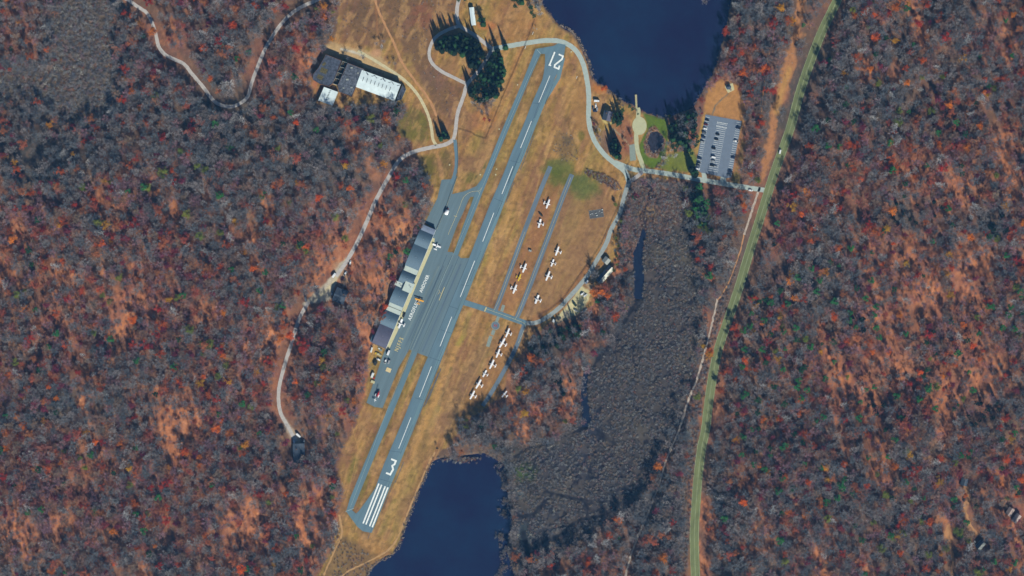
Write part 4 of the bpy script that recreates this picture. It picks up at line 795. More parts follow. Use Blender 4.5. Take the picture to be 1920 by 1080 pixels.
lo = aircraft('low_wing_aircraft', 'white low-wing aircraft second from the top between the two lanes, by a dark trailer', P(1012, 419), D2(165), 'low')
def lw(px, py, a, label, s=1.0): o = copy_tree(lo, (*P(px, py), .12), D2(a), label); o.scale = (s,) * 3; return o
hw(983, 502.6, -22, 'white high-wing aircraft just above the yellow one between the two lanes')
hw(965, 542, -22, 'white high-wing aircraft just below the yellow one between the two lanes')
hw(1045, 471, 160, 'white high-wing aircraft, uppermost of the four right of the right-hand lane')
lw(1036, 493, 160, 'small white low-wing aircraft, second of the four right of the right-hand lane', .85)
hw(1027.5, 517.4, 158, 'white high-wing aircraft, third of the four right of the right-hand lane', 1.05)
lw(1007, 561.4, 158, 'white low-wing aircraft near the bend of the field road, lowest of its four', 1.05)
for i, (x, y, a, s) in enumerate([(952, 624, 158, 1.0), (942, 643, 150, 1.12), (934, 662.5, 158, .98), (922.5, 683, 155, 1.05), (909, 700.5, 152, .85), (897.5, 720, 150, 1.08), (886, 740.5, 152, 1.0)]):
    nth = ['topmost of the slanting row of seven, nearest the helipad', 'second from the top in the slanting row of seven', 'third from the top in the slanting row of seven', 'fourth, in the middle of the slanting row of seven', 'fifth from the top in the slanting row of seven', 'sixth, next to last in the slanting row of seven', 'lowest of the slanting row of seven'][i]
    (lw if i == 4 else hw)(x, y, a, 'white ' + ('low' if i == 4 else 'high') + '-wing aircraft, ' + nth, s)
hw(946, 739, 140, 'white aircraft half hidden in tree shade beside the lower end of the south lane', .85)
o = lw(819, 461, 68, 'white low-wing aircraft on the apron in front of the longest hangar'); o['group'] = 'light aircraft parked by the hangars'
o = lw(751, 607, 158, 'white low-wing aircraft nosed up to the hangar forecourt near NJFFS', 1.1); o['group'] = 'light aircraft parked by the hangars'
aircraft('biplane', 'orange biplane parked across the end of the AEROFLEX lettering', P(786.5, 562.8), D2(72), 'bi', 1.0, M['planeorange'], 'light aircraft parked by the hangars')
aircraft('yellow_aircraft', 'small yellow aircraft between the two lanes', P(973.8, 520.5), D2(-22), 'high', .8, M['planeyellow'])
# helicopter
cx, cy = P(708, 740); r = thing('helicopter', 'red and white helicopter with dark rotor blades at the lower end of the apron', 'helicopter', (cx, cy, .08), D2(66))
hb = MB().loft([ring(5.2, .3, .3, 1.2), ring(4.4, .9, .8, 1.4), ring(2.6, 1.25, 1.15, 1.6), ring(-.5, 1.25, 1.2, 1.7), ring(-2.2, .7, .75, 2.1)]).build('cabin', M['red'], r, True)
MB().loft([[(4.6, -.7, 1.5), (4.6, .7, 1.5), (3.6, .8, 2.4), (3.6, -.8, 2.4)], [(3.2, -1, 1.7), (3.2, 1, 1.7), (3.0, .8, 2.68), (3.0, -.8, 2.68)]]).build('windscreen', M['glass'], hb)
MB().loft([ring(-2.0, .5, .5, 2.1), ring(-5, .3, .32, 2.3), ring(-8.8, .16, .2, 2.6)]).build('tail_boom', M['planewhite'], r, True)
MB().loft([[(-8, -.08, 2.5), (-8, .08, 2.5), (-9.2, .08, 2.5), (-9.2, -.08, 2.5)], [(-9, -.05, 4.2), (-9, .05, 4.2), (-9.7, .05, 4.2), (-9.7, -.05, 4.2)]]).build('tail_fin', M['planewhite'], r)
wing_mb(-6.6, .9, 2.8, 2.35, th=.08).build('stabiliser', M['planewhite'], r)
for s_ in (-1, 1):
    MB().box(-2.6, .6, s_ * 1.9 - .55, s_ * 1.9 + .55, .9, 1.9).build('door', M['planewhite'], r)
    sk = MB().tube((3, s_ * 1.3, .12), (-2.5, s_ * 1.3, .12), .08, .08, 5)
    for x in (1.8, -1.4): sk.tube((x, s_ * 1.3, .12), (x, s_ * .8, .9), .06, .06, 5)
    sk.build('skid', M['metal'], r)
MB().tube((.2, 0, 2.6), (.2, 0, 3.7), .22, .14, 8).build('rotor_mast', M['metal'], r)
MB().box(-7, 7.2, -.28, .28, 3.62, 3.72, D2(6), (.2, 0)).build('rotor_blade', M['planedark'], r)
MB().box(-9.9, -8.5, .25, .32, 3.2, 4.6).build('tail_rotor', M['planedark'], r)
# ---------------------------------------------------------------- vehicles
paints = {k: mat(k + ' car paint', A(*c), .3, spec=.6) for k, c in dict(white=(232, 234, 232), black=(30, 34, 42), darkred=(92, 40, 50), silver=(150, 156, 160), darkblue=(40, 56, 84), grey=(84, 92, 102), green=(42, 66, 56), tan=(190, 170, 120)).items()}
def car(name, label, px, py, ang, paint, kind='sedan', group='cars in the parking lot', z=.1):
    dims = dict(sedan=(4.7, 1.85, 1.45), suv=(4.9, 1.95, 1.8), van=(5.6, 2.05, 2.2), pickup=(5.8, 2.05, 1.85), box=(6.5, 2.3, 2.6))[kind]; L_, W, H = dims; w = W / 2
    r = thing(name, label, 'truck' if kind in ('pickup', 'box') else 'van' if kind == 'van' else 'car', (*P(px, py), z), D2(ang), group); pm = paints[paint]
    prof = lambda x, zt, ww: [(x, -ww, .3), (x, ww, .3), (x, ww, zt), (x, -ww, zt)]
    bt = .95 if kind != 'van' else 1.1
    MB().loft([prof(-L_ / 2, bt - .15, w * .9), prof(-L_ / 2 + .3, bt, w), prof(L_ * .2, bt, w), prof(L_ / 2 - .3, bt - .12, w * .97), prof(L_ / 2, bt - .3, w * .85)]).build('body', pm, r)
    xa, xb = dict(sedan=(-1.5, .8), suv=(-2.2, .9), van=(-2.6, 1.9), pickup=(-.6, 1.4), box=(1.0, 2.6))[kind]
    cb = MB().loft([[(xa - .35, -w * .9, bt), (xa - .35, w * .9, bt), (xa + .2, w * .75, H), (xa + .2, -w * .75, H)], [(xb + .6, -w * .9, bt), (xb + .6, w * .9, bt), (xb - .1, w * .75, H), (xb - .1, -w * .75, H)]]).build('window_band', M['glass'], r)
    MB().box(xa - .05, xb + .1, -w * .84, w * .84, H + .003, H + .06).build('roof', pm, r)
    if kind == 'box': MB().box(-L_ / 2, .8, -w, w, .96, H + .3).build('cargo_box', pm, r)
    if kind == 'pickup': MB().box(-L_ / 2 + .2, -.9, -w * .82, w * .82, bt + .003, bt + .03).build('bed', M['dark'], r)
    for x in (-L_ * .32, L_ * .32):
        for s_ in (-1, 1): MB().tube((x, s_ * (w - .1), .33), (x, s_ * (w + .03), .33), .33, .33, 10).build('wheel', M['rubber'], r)
    for s_ in (-1, 1): MB().box(L_ / 2 - .04, L_ / 2 + .03, s_ * w * .6 - .18, s_ * w * .6 + .18, .5, .66).build('headlight', M['lamp'], r)
    remember(r); return r
LA = -12
for px, py, pt, kd, lb, fl in [
    (1326, 225.5, 'black', 'sedan', 'black car at the top of the left row of the parking lot', 0), (1323.5, 233.5, 'darkred', 'sedan', 'dark red car in the left row of the parking lot', 0), (1321.8, 241.5, 'white', 'sedan', 'white car directly below the dark red car in the parking lot', 0),
    (1320.3, 249, 'grey', 'suv', 'grey car below the upper white one, left row of the parking lot', 0), (1319, 257.3, 'darkblue', 'suv', 'dark blue car in the middle of the upper left row of the parking lot', 0), (1317, 266.3, 'silver', 'suv', 'silver car at the lower end of the upper left row', 0),
    (1312, 297.5, 'darkblue', 'suv', 'dark car alone between the two groups of the left row', 0), (1309.8, 305.3, 'black', 'sedan', 'black car above the grey and white pair at the lower left of the lot', 0), (1308.8, 311, 'grey', 'sedan', 'grey car just above the last white car, lower left of the lot', 0), (1307.6, 316.8, 'white', 'sedan', 'white car in the lowest bay of the left row', 0),
    (1345.3, 252, 'black', 'sedan', 'upper black car of the middle row in the parking lot', 180), (1343, 261.2, 'black', 'sedan', 'second black car from the top in the middle row', 180), (1337.7, 278, 'black', 'suv', 'black car standing alone in the middle of the middle row', 180),
    (1337.3, 295, 'white', 'van', 'white van in the middle row of the parking lot', 180), (1336.8, 302.5, 'silver', 'suv', 'silver car right below the white van', 180), (1335, 310.3, 'black', 'suv', 'lowest black car of the middle row', 180), (1341, 312.5, 'silver', 'sedan', 'silver car nose to tail with the lowest black car of the middle row', 0),
    (1384, 240.5, 'darkblue', 'pickup', 'dark blue pickup at the top of the right row', 180), (1380, 265, 'white', 'pickup', 'white pickup in the right row of the parking lot', 180), (1374, 295.3, 'darkblue', 'sedan', 'dark blue car alone in the lower right row', 180),
    (1368, 321.5, 'darkblue', 'suv', 'dark car second from the bottom in the right row', 180), (1366.3, 328, 'grey', 'sedan', 'grey car in the lowest bay of the right row', 180)]:
    car('parked_car', lb, px, py, LA + fl, pt, kd)
g = 'vehicles by the lowest hangar'
car('pickup_truck', 'white pickup nearest the lowest hangar corner', 728.6, 661, 68, 'white', 'box', g); car('pickup_truck', 'white pickup, left of the pair above the tan platform', 723, 677, 68, 'white', 'pickup', g); car('pickup_truck', 'silver-white pickup, right of the pair above the tan platform', 729.2, 678.5, 68, 'silver', 'van', g)
car('parked_car', 'white car in the small dirt yard below the lowest hangar', 709.8, 674, 150, 'white', 'suv', g); car('parked_car', 'dark car on the apron before the two white link roofs', 757.5, 590.5, 68, 'black', 'pickup', 'vehicles by the hangars')
g = 'vehicles by the lake house'
car('parked_van', 'large white van at the top of the lake house parking', 1119, 189.5, -2, 'white', 'box', g); car('parked_car', 'white car below the large van at the lake house', 1117.2, 198, 90, 'white', 'sedan', g); car('parked_car', 'grey car nearest the road at the lake house', 1112, 202.5, 90, 'grey', 'sedan', g); car('parked_car', 'silver car beside the grey one at the lake house', 1119.3, 203.8, 90, 'silver', 'sedan', g); car('parked_car', 'dark car lowest in the lake house parking', 1116, 208.5, 0, 'darkblue', 'suv', g)
g = 'vehicles in the sandy yard by the field road'
car('parked_van', 'white van nearest the field road, above the sandy yard', 1100.5, 528.5, 52, 'white', 'van', g); car('parked_car', 'white car, left of the pair in the sandy yard', 1092, 551, 35, 'white', 'suv', g); car('parked_car', 'white car, right of the pair in the sandy yard', 1097.5, 554, 35, 'white', 'suv', g)
car('parked_car', 'dark green car at the lower left of the sandy yard', 1077.3, 571, -50, 'green', 'van', g)
g = 'vehicles in the farm yard'
car('box_truck', 'white truck at the upper side of the farm yard', 626.5, 516, 55, 'white', 'box', g); car('parked_car', 'white car in front of the square forest house', 622.5, 550, 80, 'silver', 'suv', g); car('parked_car', 'pale pickup at the upper right of the farm yard', 647.5, 513, 60, 'white', 'pickup', g)
car('parked_car', 'white pickup left of the farm yard among litter', 591, 538.5, 30, 'white', 'pickup', g); car('parked_car', 'dark red car near the square forest house', 642.5, 522.5, 60, 'darkred', 'sedan', g); car('parked_car', 'tan car parked by the lower bend of the farm yard', 573, 560, 100, 'silver', 'van', g); car('parked_car', 'white van beside the narrow upper end of the yard', 657, 492, 80, 'white', 'sedan', g)
g = 'vehicles at the end of the forest lane'
car('box_truck', 'white truck parked right of the forest lane end', 560, 816.5, -40, 'white', 'box', g); car('parked_car', 'white van left of the forest lane end', 551.5, 828.5, 100, 'white', 'van', g); car('parked_car', 'silver car on the right of the forest lane end', 570, 828, 85, 'silver', 'pickup', g)
car('parked_car', 'dark car on the sandy lane between the lower right forest houses', 1807.5, 936, 70, 'black', 'suv', 'vehicles in the forest')
car('moving_car', 'white car driving on the olive road above the lake road junction', 1462.5, 284.5, 75, 'white', 'van', None, .18); car('parked_car', 'white car at the road end by the trail gate', 1407, 357, -10, 'white', 'sedan', None)
# trailers, platform, tank, boats
r = thing('platform', 'tan wooden platform lying on the apron below the white pickups', 'platform', (*P(728.5, 693.7), .07), D2(-22)); mb = MB()
for k in range(9): mb.box(-2.9, 2.9, -2.4 + k * .54, -2.4 + k * .54 + .5, .12, .2)
mb.build('planks', mat('tan planks', A(222, 200, 150), .8, .06, .6), r)
for y in (-1.8, 0, 1.8): MB().box(-2.8, 2.8, y - .1, y + .1, 0, .12).build('beam', M['wood'], r)
def trailer(px, py, ang, L_, W, H, m, label, group=None, z=.05):
    r = thing('trailer', label, 'trailer', (*P(px, py), z), D2(ang), group); MB().box(-L_ / 2, L_ / 2, -W / 2, W / 2, .6, H).build('box', m, r)
    MB().box(-L_ / 2 + .3, L_ / 2 - .3, -W / 2 + .2, W / 2 - .2, H + .003, H + .08).build('lid', m, r); MB().box(L_ / 2, L_ / 2 + 1.3, -.08, .08, .5, .65).build('drawbar', M['metal'], r)
    for x in (-.5, .5):
        for s_ in (-1, 1): MB().tube((x, s_ * W / 2, .35), (x, s_ * (W / 2 + .2), .35), .35, .35, 10).build('wheel', M['rubber'], r)
    return r
trailer(698.5, 703.5, 68, 6, 2.6, 2.4, M['trim'], 'white box trailer beside the left edge of the apron'); trailer(696.8, 656, 75, 6, 1.8, 2.0, M['trim'], 'long white trailer at the forest edge beside the lowest hangar')
trailer(704, 681, 60, 5, 3.2, 2.8, M['planedark'], 'dark covered trailer in the dirt yard below the lowest hangar'); trailer(1014, 402.5, -45, 5.5, 1.6, 1.6, M['planedark'], 'dark trailer between the two upper aircraft of the tie-down row'); trailer(993.8, 470, -20, 3.4, 2.2, 1.6, M['cladding'], 'small grey trailer alone between the two lanes')
for i, (x, y, a, b, m_) in enumerate([(709, 664, 3.5, 2.2, 'concrete'), (705.5, 662.5, 2.6, 2, 'planeyellow'), (713, 666.5, 3, 2, 'wood'), (714, 656.5, 3, 2.2, 'pad'), (711, 653.5, 2, 1.6, 'trim'), (699, 716, 4.6, 3, 'concrete'), (701, 709, 2, 1.6, 'redtrim')]):
    r = thing('crate', ['cream crate in the middle of the dirt yard below the lowest hangar', 'yellow crate at the left of the dirt yard', 'tan crate at the right of the dirt yard', 'grey crate in the shade of the lowest hangar', 'small white crate in the shade of the lowest hangar', 'pale frame crate below the white box trailer', 'small red crate above the white box trailer'][i], 'crate', (*P(x, y), .02), D2(68 - 90), 'crates in the dirt yard')
    MB().box(-a / 2, a / 2, -b / 2, b / 2, .15, 1.2).build('box', M[m_], r); q = MB()
    for k in range(4): q.box(-a / 2 + k * a / 4, -a / 2 + k * a / 4 + a / 5, -b / 2 - .03, b / 2 + .03, 1.203, 1.28)
    q.build('lid', M[m_], r)
r = thing('fuel_tank', 'white rounded fuel tank in a small ringed bay beside the apron fence', 'fuel tank', (*P(837.5, 398), .07), D2(66))
MB().loft([ring(-3.2, .8, .5, 1.9, 14), ring(-2.6, 2.3, 1.6, 1.9, 14), ring(2.6, 2.3, 1.6, 1.9, 14), ring(3.2, .8, .5, 1.9, 14)]).build('tank', M['planewhite'], r, True)
for x in (-2, 2): MB().box(x - .3, x + .3, -1.2, 1.2, 0, .9).build('cradle', M['metal'], r)
MB().tube((0, 0, 3.2), (0, 0, 3.6), .3, .3, 8).build('hatch', M['metal'], r); MB().box(3.6, 4.6, -.5, .5, 0, 1.7).build('pump', M['redtrim'], r)
for i, (x, y, a) in enumerate([(1080.5, 582.5, -20), (1097, 581.5, 35)]):
    r = thing('covered_boat', ['pale covered boat on the left, at the lower edge of the sandy yard', 'white covered boat on the right, at the lower edge of the sandy yard'][i], 'boat', (*P(x, y), .3), D2(a), 'boats stored in the sandy yard')
    MB().loft([[(x_, -w_, .9), (x_, -w_ * .4, .1), (x_, w_ * .4, .1), (x_, w_, .9)] for x_, w_ in ((-3, 1), (-1, 1.2), (1, 1.1), (2.4, .6), (3.2, .08))]).build('hull', M['planewhite'], r)
    MB().loft([[(x_, -w_, .91), (x_, 0, .95 + w_ * .5), (x_, w_, .91)] for x_, w_ in ((-2.9, .95), (-1, 1.15), (1, 1.05), (2.3, .55), (3.0, .08))]).build('cover', M['shinglelight'], r)
# poles: lamp posts, windsock, signs
def pole(px, py, h, label, arm=None, name='lamp_post', cat='lamp post', group=None):
    r = thing(name, label, cat, (*P(px, py), 0), D2(arm or 0), group); MB().tube((0, 0, 0), (0, 0, h), .16, .1, 6).build('pole', M['planedark'], r)
    if arm is not None: a = MB().tube((0, 0, h), (2.2, 0, h + .2), .07, .06, 5).build('arm', M['planedark'], r); MB().box(1.7, 2.6, -.22, .22, h + .05, h + .18).build('lamp_head', M['metal'], r)
    MB().box(-.3, .3, -.3, .3, 0, .4).build('base', M['pad'], r); return r
pole(1394.5, 239, 11, 'tall lamp post at the upper right corner of the parking lot', 160, group='lamp posts of the parking lot'); pole(1381, 305, 7, 'lamp post beside the lower right row of the parking lot', 170, group='lamp posts of the parking lot'); pole(1334.5, 329, 7, 'lamp post on the island at the bottom of the parking lot', 90, group='lamp posts of the parking lot')
r = pole(1083, 143, 6, 'windsock on a pole beside the upper end of the runway', None, 'windsock', 'windsock')
MB().loft([ring(0, .35, .35, 5.8), ring(-1.4, .25, .25, 5.5), ring(-2.6, .15, .15, 4.9)]).build('sock', M['planeorange'], r)
for i, (x, y) in enumerate([(999, 62.5), (985, 89), (1081.5, 145)]):
    r = thing('marker_board', ['white marker board where the field fence meets the lake road', 'white marker board below the lake road, left of the runway end', 'white marker board beside the windsock'][i], 'marker board', (*P(x, y), 0), D2(68), 'marker boards'); MB().box(-1.8, 1.8, -.25, .25, .6, .72).build('board', M['trim'], r)
    for s_ in (-1.4, 1.4): MB().tube((s_, 0, 0), (s_, 0, .6), .06, .06, 4).build('leg', M['metal'], r)
for i, (x, y) in enumerate([(929.5, 327.5), (931, 317), (900.5, 327.5), (843, 309), (936, 242), (970.5, 159), (1071, 97)]):
    r = thing('runway_light_box', ['lower of two small white boxes between taxiway and runway', 'upper of two small white boxes between taxiway and runway', 'small white box left of the taxiway in green grass', 'small white box left of the apron road', 'round pale cover left of the taxiway beside the fence corner', 'round pale cover left of the upper taxiway', 'round pale cover between runway end and lake road'][i], 'light box', (*P(x, y), 0), .3, 'small airfield boxes')
    MB().prism([(.9 * math.cos(k * .785), .9 * math.sin(k * .785)) for k in range(8)], .0, .5).build('base', M['concrete'], r); MB().tube((0, 0, .5), (0, 0, .8), .3, .2, 8).build('lamp_head', M['trim'], r)
r = thing('yard_hut', 'small dark hut at the fence corner where the field road bends', 'hut', (*P(1038, 601.5), 0), D2(60)); MB().box(-1.5, 1.5, -1.2, 1.2, 0, 2.2).build('wall', M['roofgrey'], r); MB().box(-1.7, 1.7, -1.4, 1.4, 2.203, 2.4).build('roof', M['trim'], r)
for i, (x, y, a, m_) in enumerate([(616, 195 + 14, 0, 'trim'), (1263, 304, 0, 'planedark')]): pass
# ---------------------------------------------------------------- trees
def leafmat(name, c, rnd=.25, hue=.015): return mat(name, A(*c), .8, rnd=rnd, rndhue=hue, spec=.15, trans=True)
BARK = mat('bark', A(104, 98, 96), .9, rnd=.2)
TWIG = {k: mat(k + ' twigs', A(*c), .9, rnd=.28, rndhue=.02, spec=.1) for k, c in dict(grey=(144, 138, 138), pale=(182, 180, 178), mauve=(156, 118, 128), brown=(154, 126, 112), slate=(114, 122, 130), russet=(178, 114, 94)).items()}
LEAF = {k: leafmat(k + ' leaves', c) for k, c in dict(orange=(222, 118, 58), red=(172, 78, 58), maroon=(134, 64, 80), russet=(176, 106, 80), gold=(206, 148, 58), olive=(122, 132, 66), green=(56, 100, 68)).items()}
NEEDLE = {k: leafmat(k + ' needles', c, .2, .01) for k, c in dict(dark=(30, 56, 50), mid=(52, 94, 66), bright=(66, 128, 78)).items()}
class TB:
    def __init__(s): s.v = []; s.f = []
    def add(s, v, f): n = len(s.v); s.v += v; s.f += [tuple(i + n for i in q) for q in f]
    def limb(s, a, b, r0, r1):
        d = (b - a).normalized(); u = d.orthogonal().normalized(); w = d.cross(u); v = []
        for c, r in ((a, r0), (b, r1)):
            for k in range(3): t = 2.0944 * k; v.append(tuple(c + (u * math.cos(t) + w * math.sin(t)) * r))
        s.add(v, [(0, 1, 4, 3), (1, 2, 5, 4), (2, 0, 3, 5)])
    def blade(s, a, b, w, rr):
        d = (b - a); u = d.cross(Vector((rr.gauss(0, .5), rr.gauss(0, .5), 1))); u = u.normalized() * w / 2
        s.add([tuple(a + u), tuple(a - u), tuple(b)], [(0, 1, 2)])
    def leaf(s, c, r, rr):
        n = Vector((rr.gauss(0, .7), rr.gauss(0, .7), 1)).normalized(); u = n.orthogonal().normalized(); w = n.cross(u); t = rr.uniform(0, 6.28)
        u, w = u * math.cos(t) + w * math.sin(t), w * math.cos(t) - u * math.sin(t)
        s.add([tuple(c + u * r), tuple(c + w * r * .7), tuple(c - u * r), tuple(c - w * r * .7)], [(0, 1, 2, 3)])
def rv(rr, up=0.0): return Vector((rr.gauss(0, 1), rr.gauss(0, 1), rr.gauss(0, .6) + up)).normalized()
def skeleton(rr, H, R, T, C, twigs, tw=.16, n1=10, n2=6, n3=6):
    base = H * rr.uniform(.38, .5); lean = Vector((rr.uniform(-.6, .6), rr.uniform(-.6, .6), 0)); top = lean + Vector((0, 0, H * .8))
    T.limb(Vector((0, 0, -1)), lean * .5 + Vector((0, 0, base)), .3, .22); T.limb(lean * .5 + Vector((0, 0, base)), top, .22, .08); ends = []
    for i in range(n1):
        t = i / n1; a0 = (lean * .5 + Vector((0, 0, base))).lerp(top, t); ang = i * 2.4 + rr.uniform(-.5, .5); el = rr.uniform(.25, .75) + t * .5
        ln = R * rr.uniform(.5, 1.1) * (1 - .3 * t); d = Vector((math.cos(ang) * math.cos(el), math.sin(ang) * math.cos(el), math.sin(el))); m = a0 + d * ln * .55
        e = m + (d + rv(rr) * .35).normalized() * ln * .5; T.limb(a0, m, .15, .1); T.limb(m, e, .1, .05); ends.append(e)
        for j in range(n2):
            q = (a0.lerp(m, rr.uniform(.3, 1)) if j < n2 // 2 else m.lerp(e, rr.uniform(0, 1))); d2 = (d + rv(rr, .3) * .95).normalized(); e2 = q + d2 * ln * rr.uniform(.25, .45)
            T.limb(q, e2, .06, .03); ends.append(e2)
            if twigs:
                for k in range(n3): q3 = q.lerp(e2, rr.uniform(.3, 1.1)); C.blade(q3, q3 + (d2 + rv(rr, .2) * .9).normalized() * rr.uniform(.8, 1.9), tw, rr)
    return ends
def tree_meshes(kind, seed, lname=''):
    rr = random.Random(seed); T = TB(); C = TB()
    if kind == 'bare': skeleton(rr, rr.uniform(13, 18), rr.uniform(6.2, 8.2), T, C, True, .1 if 'pale' not in lname else .1, 15, 7, 11)
    elif kind == 'autumn':
        H = rr.uniform(11, 14); ends = skeleton(rr, H, rr.uniform(4.6, 5.8), T, C, False, n1=9, n2=7)
        for e in ends:
            if rr.random() < .12: continue
            for k in range(rr.randint(6, 15)): C.leaf(e + rv(rr) * rr.uniform(.1, 1.5), rr.uniform(.22, .5), rr)
    elif kind == 'pine':
        H = rr.uniform(12, 15); ends = skeleton(rr, H, 3.6, T, C, False, n1=9, n2=3)
        for e in ends:
            for k in range(18): C.leaf(e + rv(rr) * rr.uniform(.1, .95), rr.uniform(.22, .42), rr)
    elif kind == 'conifer':
        H = rr.uniform(19, 23); R = rr.uniform(3.3, 4.0); T.limb(Vector((0, 0, -1)), Vector((0, 0, H * .55)), .3, .16); T.limb(Vector((0, 0, H * .55)), Vector((0, 0, H)), .16, .03); nl = 23
        for i in range(nl):
            t = i / nl; z = H * (.1 + .88 * t); r = R * (1 - t) ** .85 * rr.uniform(.85, 1.1) + .25; nb = max(5, int(13 * (1 - t) + 4))
            for j in range(nb):
                a = j * 6.283 / nb + i * .7 + rr.uniform(-.2, .2); ln = r * rr.uniform(.75, 1.15); d = Vector((math.cos(a), math.sin(a), -.28)); s_ = Vector((-math.sin(a), math.cos(a), 0)); o = Vector((0, 0, z)); w = .28 + ln * .17
                C.add([tuple(o), tuple(o + d * ln * .5 + s_ * w), tuple(o + d * ln), tuple(o + d * ln * .5 - s_ * w)], [(0, 1, 2, 3)])
                for q in range(2): C.leaf(o + d * ln * rr.uniform(.5, 1.0) + rv(rr) * .3, rr.uniform(.25, .45), rr)
    elif kind == 'shrub':
        for i in range(26):
            a = rr.uniform(0, 6.28); r = rr.uniform(.1, 1.3); b = Vector((math.cos(a) * r * .5, math.sin(a) * r * .5, 0)); e = b + Vector((math.cos(a) * r, math.sin(a) * r, rr.uniform(.7, 1.9)))
            C.blade(b, e, .14, rr)
            for k in range(4): q = b.lerp(e, rr.uniform(.4, 1)); C.blade(q, q + rv(rr, .4) * rr.uniform(.35, .8), .13, rr)
        T = C
    return (T.v, T.f), (C.v, C.f)
PROTO = {}
def proto(kind, seed, leafm, tag_):
    t, c = tree_meshes(kind, seed, leafm.name); PROTO[tag_] = (mesh('trunk', t[0], t[1], BARK), mesh('crown', c[0], c[1], leafm), t, c, leafm)
for i, k in enumerate(['grey', 'slate', 'mauve', 'grey', 'brown', 'pale', 'slate', 'russet']): proto('bare', 100 + i, TWIG[k], 'bare%d' % i)
for i, k in enumerate(LEAF): proto('autumn', 200 + i, LEAF[k], k); proto('autumn', 230 + i, LEAF[k], k + '2')
for i, k in enumerate(NEEDLE): proto('conifer', 300 + i, NEEDLE[k], 'con' + k); proto('pine', 320 + i, NEEDLE[k], 'pine' + k)
BARECOL = ['grey', 'slate-grey', 'mauve-grey', 'light grey', 'brown', 'whitish', 'dark grey', 'russet-brown']

rng = np.random.RandomState(12); STEP = 6.6
gxx, gyy = np.meshgrid(np.arange(-632, 633, STEP), np.arange(-372, 373, STEP), indexing='ij')
tx = (gxx + rng.uniform(-.48, .48, gxx.shape) * STEP).ravel(); ty = (gyy + rng.uniform(-.48, .48, gyy.shape) * STEP).ravel()
def block(X, Y):
    ok = np.ones(X.shape, bool)
    for p, g in ((FIELD, 1), (STRIP, 2), (LAKE_N, 3), (LAKE_S, 3), (MARSH, -7), (THICKET, -9)): ok &= sdist(X, Y, PL(p)) > g
    for p in ([(1250, 200), (1316, 196), (1316, 345), (1230, 345)], [(1292, 340), (1335, 340), (1342, 440), (1292, 440)], [(1000, 618), (1036, 606), (1092, 596), (1092, 642), (1050, 662), (985, 668)]): ok &= sdist(X, Y, PL(p)) > 0
    for nm, (pts, w, tn) in ROADS.items(): ok &= seg_dist(X, Y, PL(pts)) > w / 2 + {'limecrest': 8.5, 'old_trail': -1, 'north_west_forest_road': 8.5, 'farm_road': 8, 'farm_road_south': 8, 'rail_trail': 3}.get(nm, 3.5)
    ok &= seg_dist(X, Y, PL([(978, 622), (971, 643), (958, 671), (938, 708), (922, 735), (905, 761)])) > 12
    for a, b, r in [(638, 555, 18), (540, 850, 18), (622, 530, 19), (655, 496, 13), (606, 556, 16), (590, 572, 7), (556, 822, 14), (1806, 906, 13), (1897, 963, 18), (1834, 1017, 14), (1784, 1060, 6), (1788, 1035, 6), (1812, 935, 7), (1778, 1000, 9), (1873, 905, 12), (105, 705, 10), (1407, 358, 12), (1084, 582, 14), (1100, 562, 12), (1130, 510, 20), (1038, 602, 6), (946, 742, 16), (1808, 950, 6), (1820, 985, 6)]:
        x, y = P(a, b); ok &= np.hypot(X - x, Y - y) > r * S
    return ok
keep = block(tx, ty); tx, ty = tx[keep], ty[keep]
sp = sparse(tx, ty); den = 1 - .62 * np.clip(sp * 1.15, 0, 1); gap = fbm(tx, ty, 22, 201, 2); den *= np.where(gap > .7, .45, 1)
keep = rng.rand(len(tx)) < den * .93; tx, ty, sp = tx[keep], ty[keep], sp[keep]
sz = (.62 + .42 * fbm(tx, ty, 60, 210, 2) + rng.uniform(-.16, .26, len(tx))) * np.where(sp > .5, .8, 1)
cn = fbm(tx, ty, 75, 220, 3); cn2 = fbm(tx, ty, 18, 221, 2); ru = rng.rand(len(tx)); pxm = tx / S + 960; pym = 540 - ty / S
wrm, cool = regional(tx, ty)
TREES = []                                    # (kind tag, x, y, scale)
def patch(px, py, L): return max([math.exp(-((px - a) ** 2 + (py - b) ** 2) / (2 * r * r)) for a, b, r in L])
DARKP = [(1840, 770, 30), (1700, 405, 25), (1740, 390, 18), (1605, 600, 18), (1870, 420, 20), (1640, 760, 16), (1310, 390, 15), (1060, 720, 16)]  # dark evergreens put in to darken hollows that look unlit
for i in range(len(tx)):
    px, py, u, c = pxm[i], pym[i], ru[i], cn[i]; pc = .035 + .06 * wrm[i] + .9 * max(0, cn2[i] - .53) + .3 * max(0, c - .52)
    side = px > 1380
    if patch(px, py, DARKP) > .45 and u < .5: k = 'pinedark' if u < .3 else 'condark'; sz[i] *= .8
    elif u < pc:
        v = rng.rand(); k = ('red' if v < .22 else 'maroon' if v < .40 else 'russet' if v < .70 else 'orange' if v < .86 else 'gold' if v < .91 else 'olive') + ('2' if rng.rand() < .5 else '')
    elif u > .985 - (.06 if side and 540 < py < 940 else .012 if side else 0): k = 'pinebright' if rng.rand() < .5 else 'pinemid'
    else:
        q = wrm[i] + .5 * (cn[i] - .5); cw = np.array([.26, .26, .04, .22, .04, .03, .20, .0]); ww = np.array([.13, .03, .30, .10, .18, .03, .03, .26]); q = min(1, max(0, q)); w = cw * (1 - q) + ww * q
        k = 'bare%d' % rng.choice(8, p=np.array(w) / sum(w))
    TREES.append((k, tx[i], ty[i], float(sz[i]) * ((1.0 + .35 * rng.rand()) if k in LEAF or k[:-1] in LEAF else 1.3 if k[:4] == 'pine' else 1)))
gxx, gyy = np.meshgrid(np.arange(-632, 633, 7.5), np.arange(-372, 373, 7.5), indexing='ij')
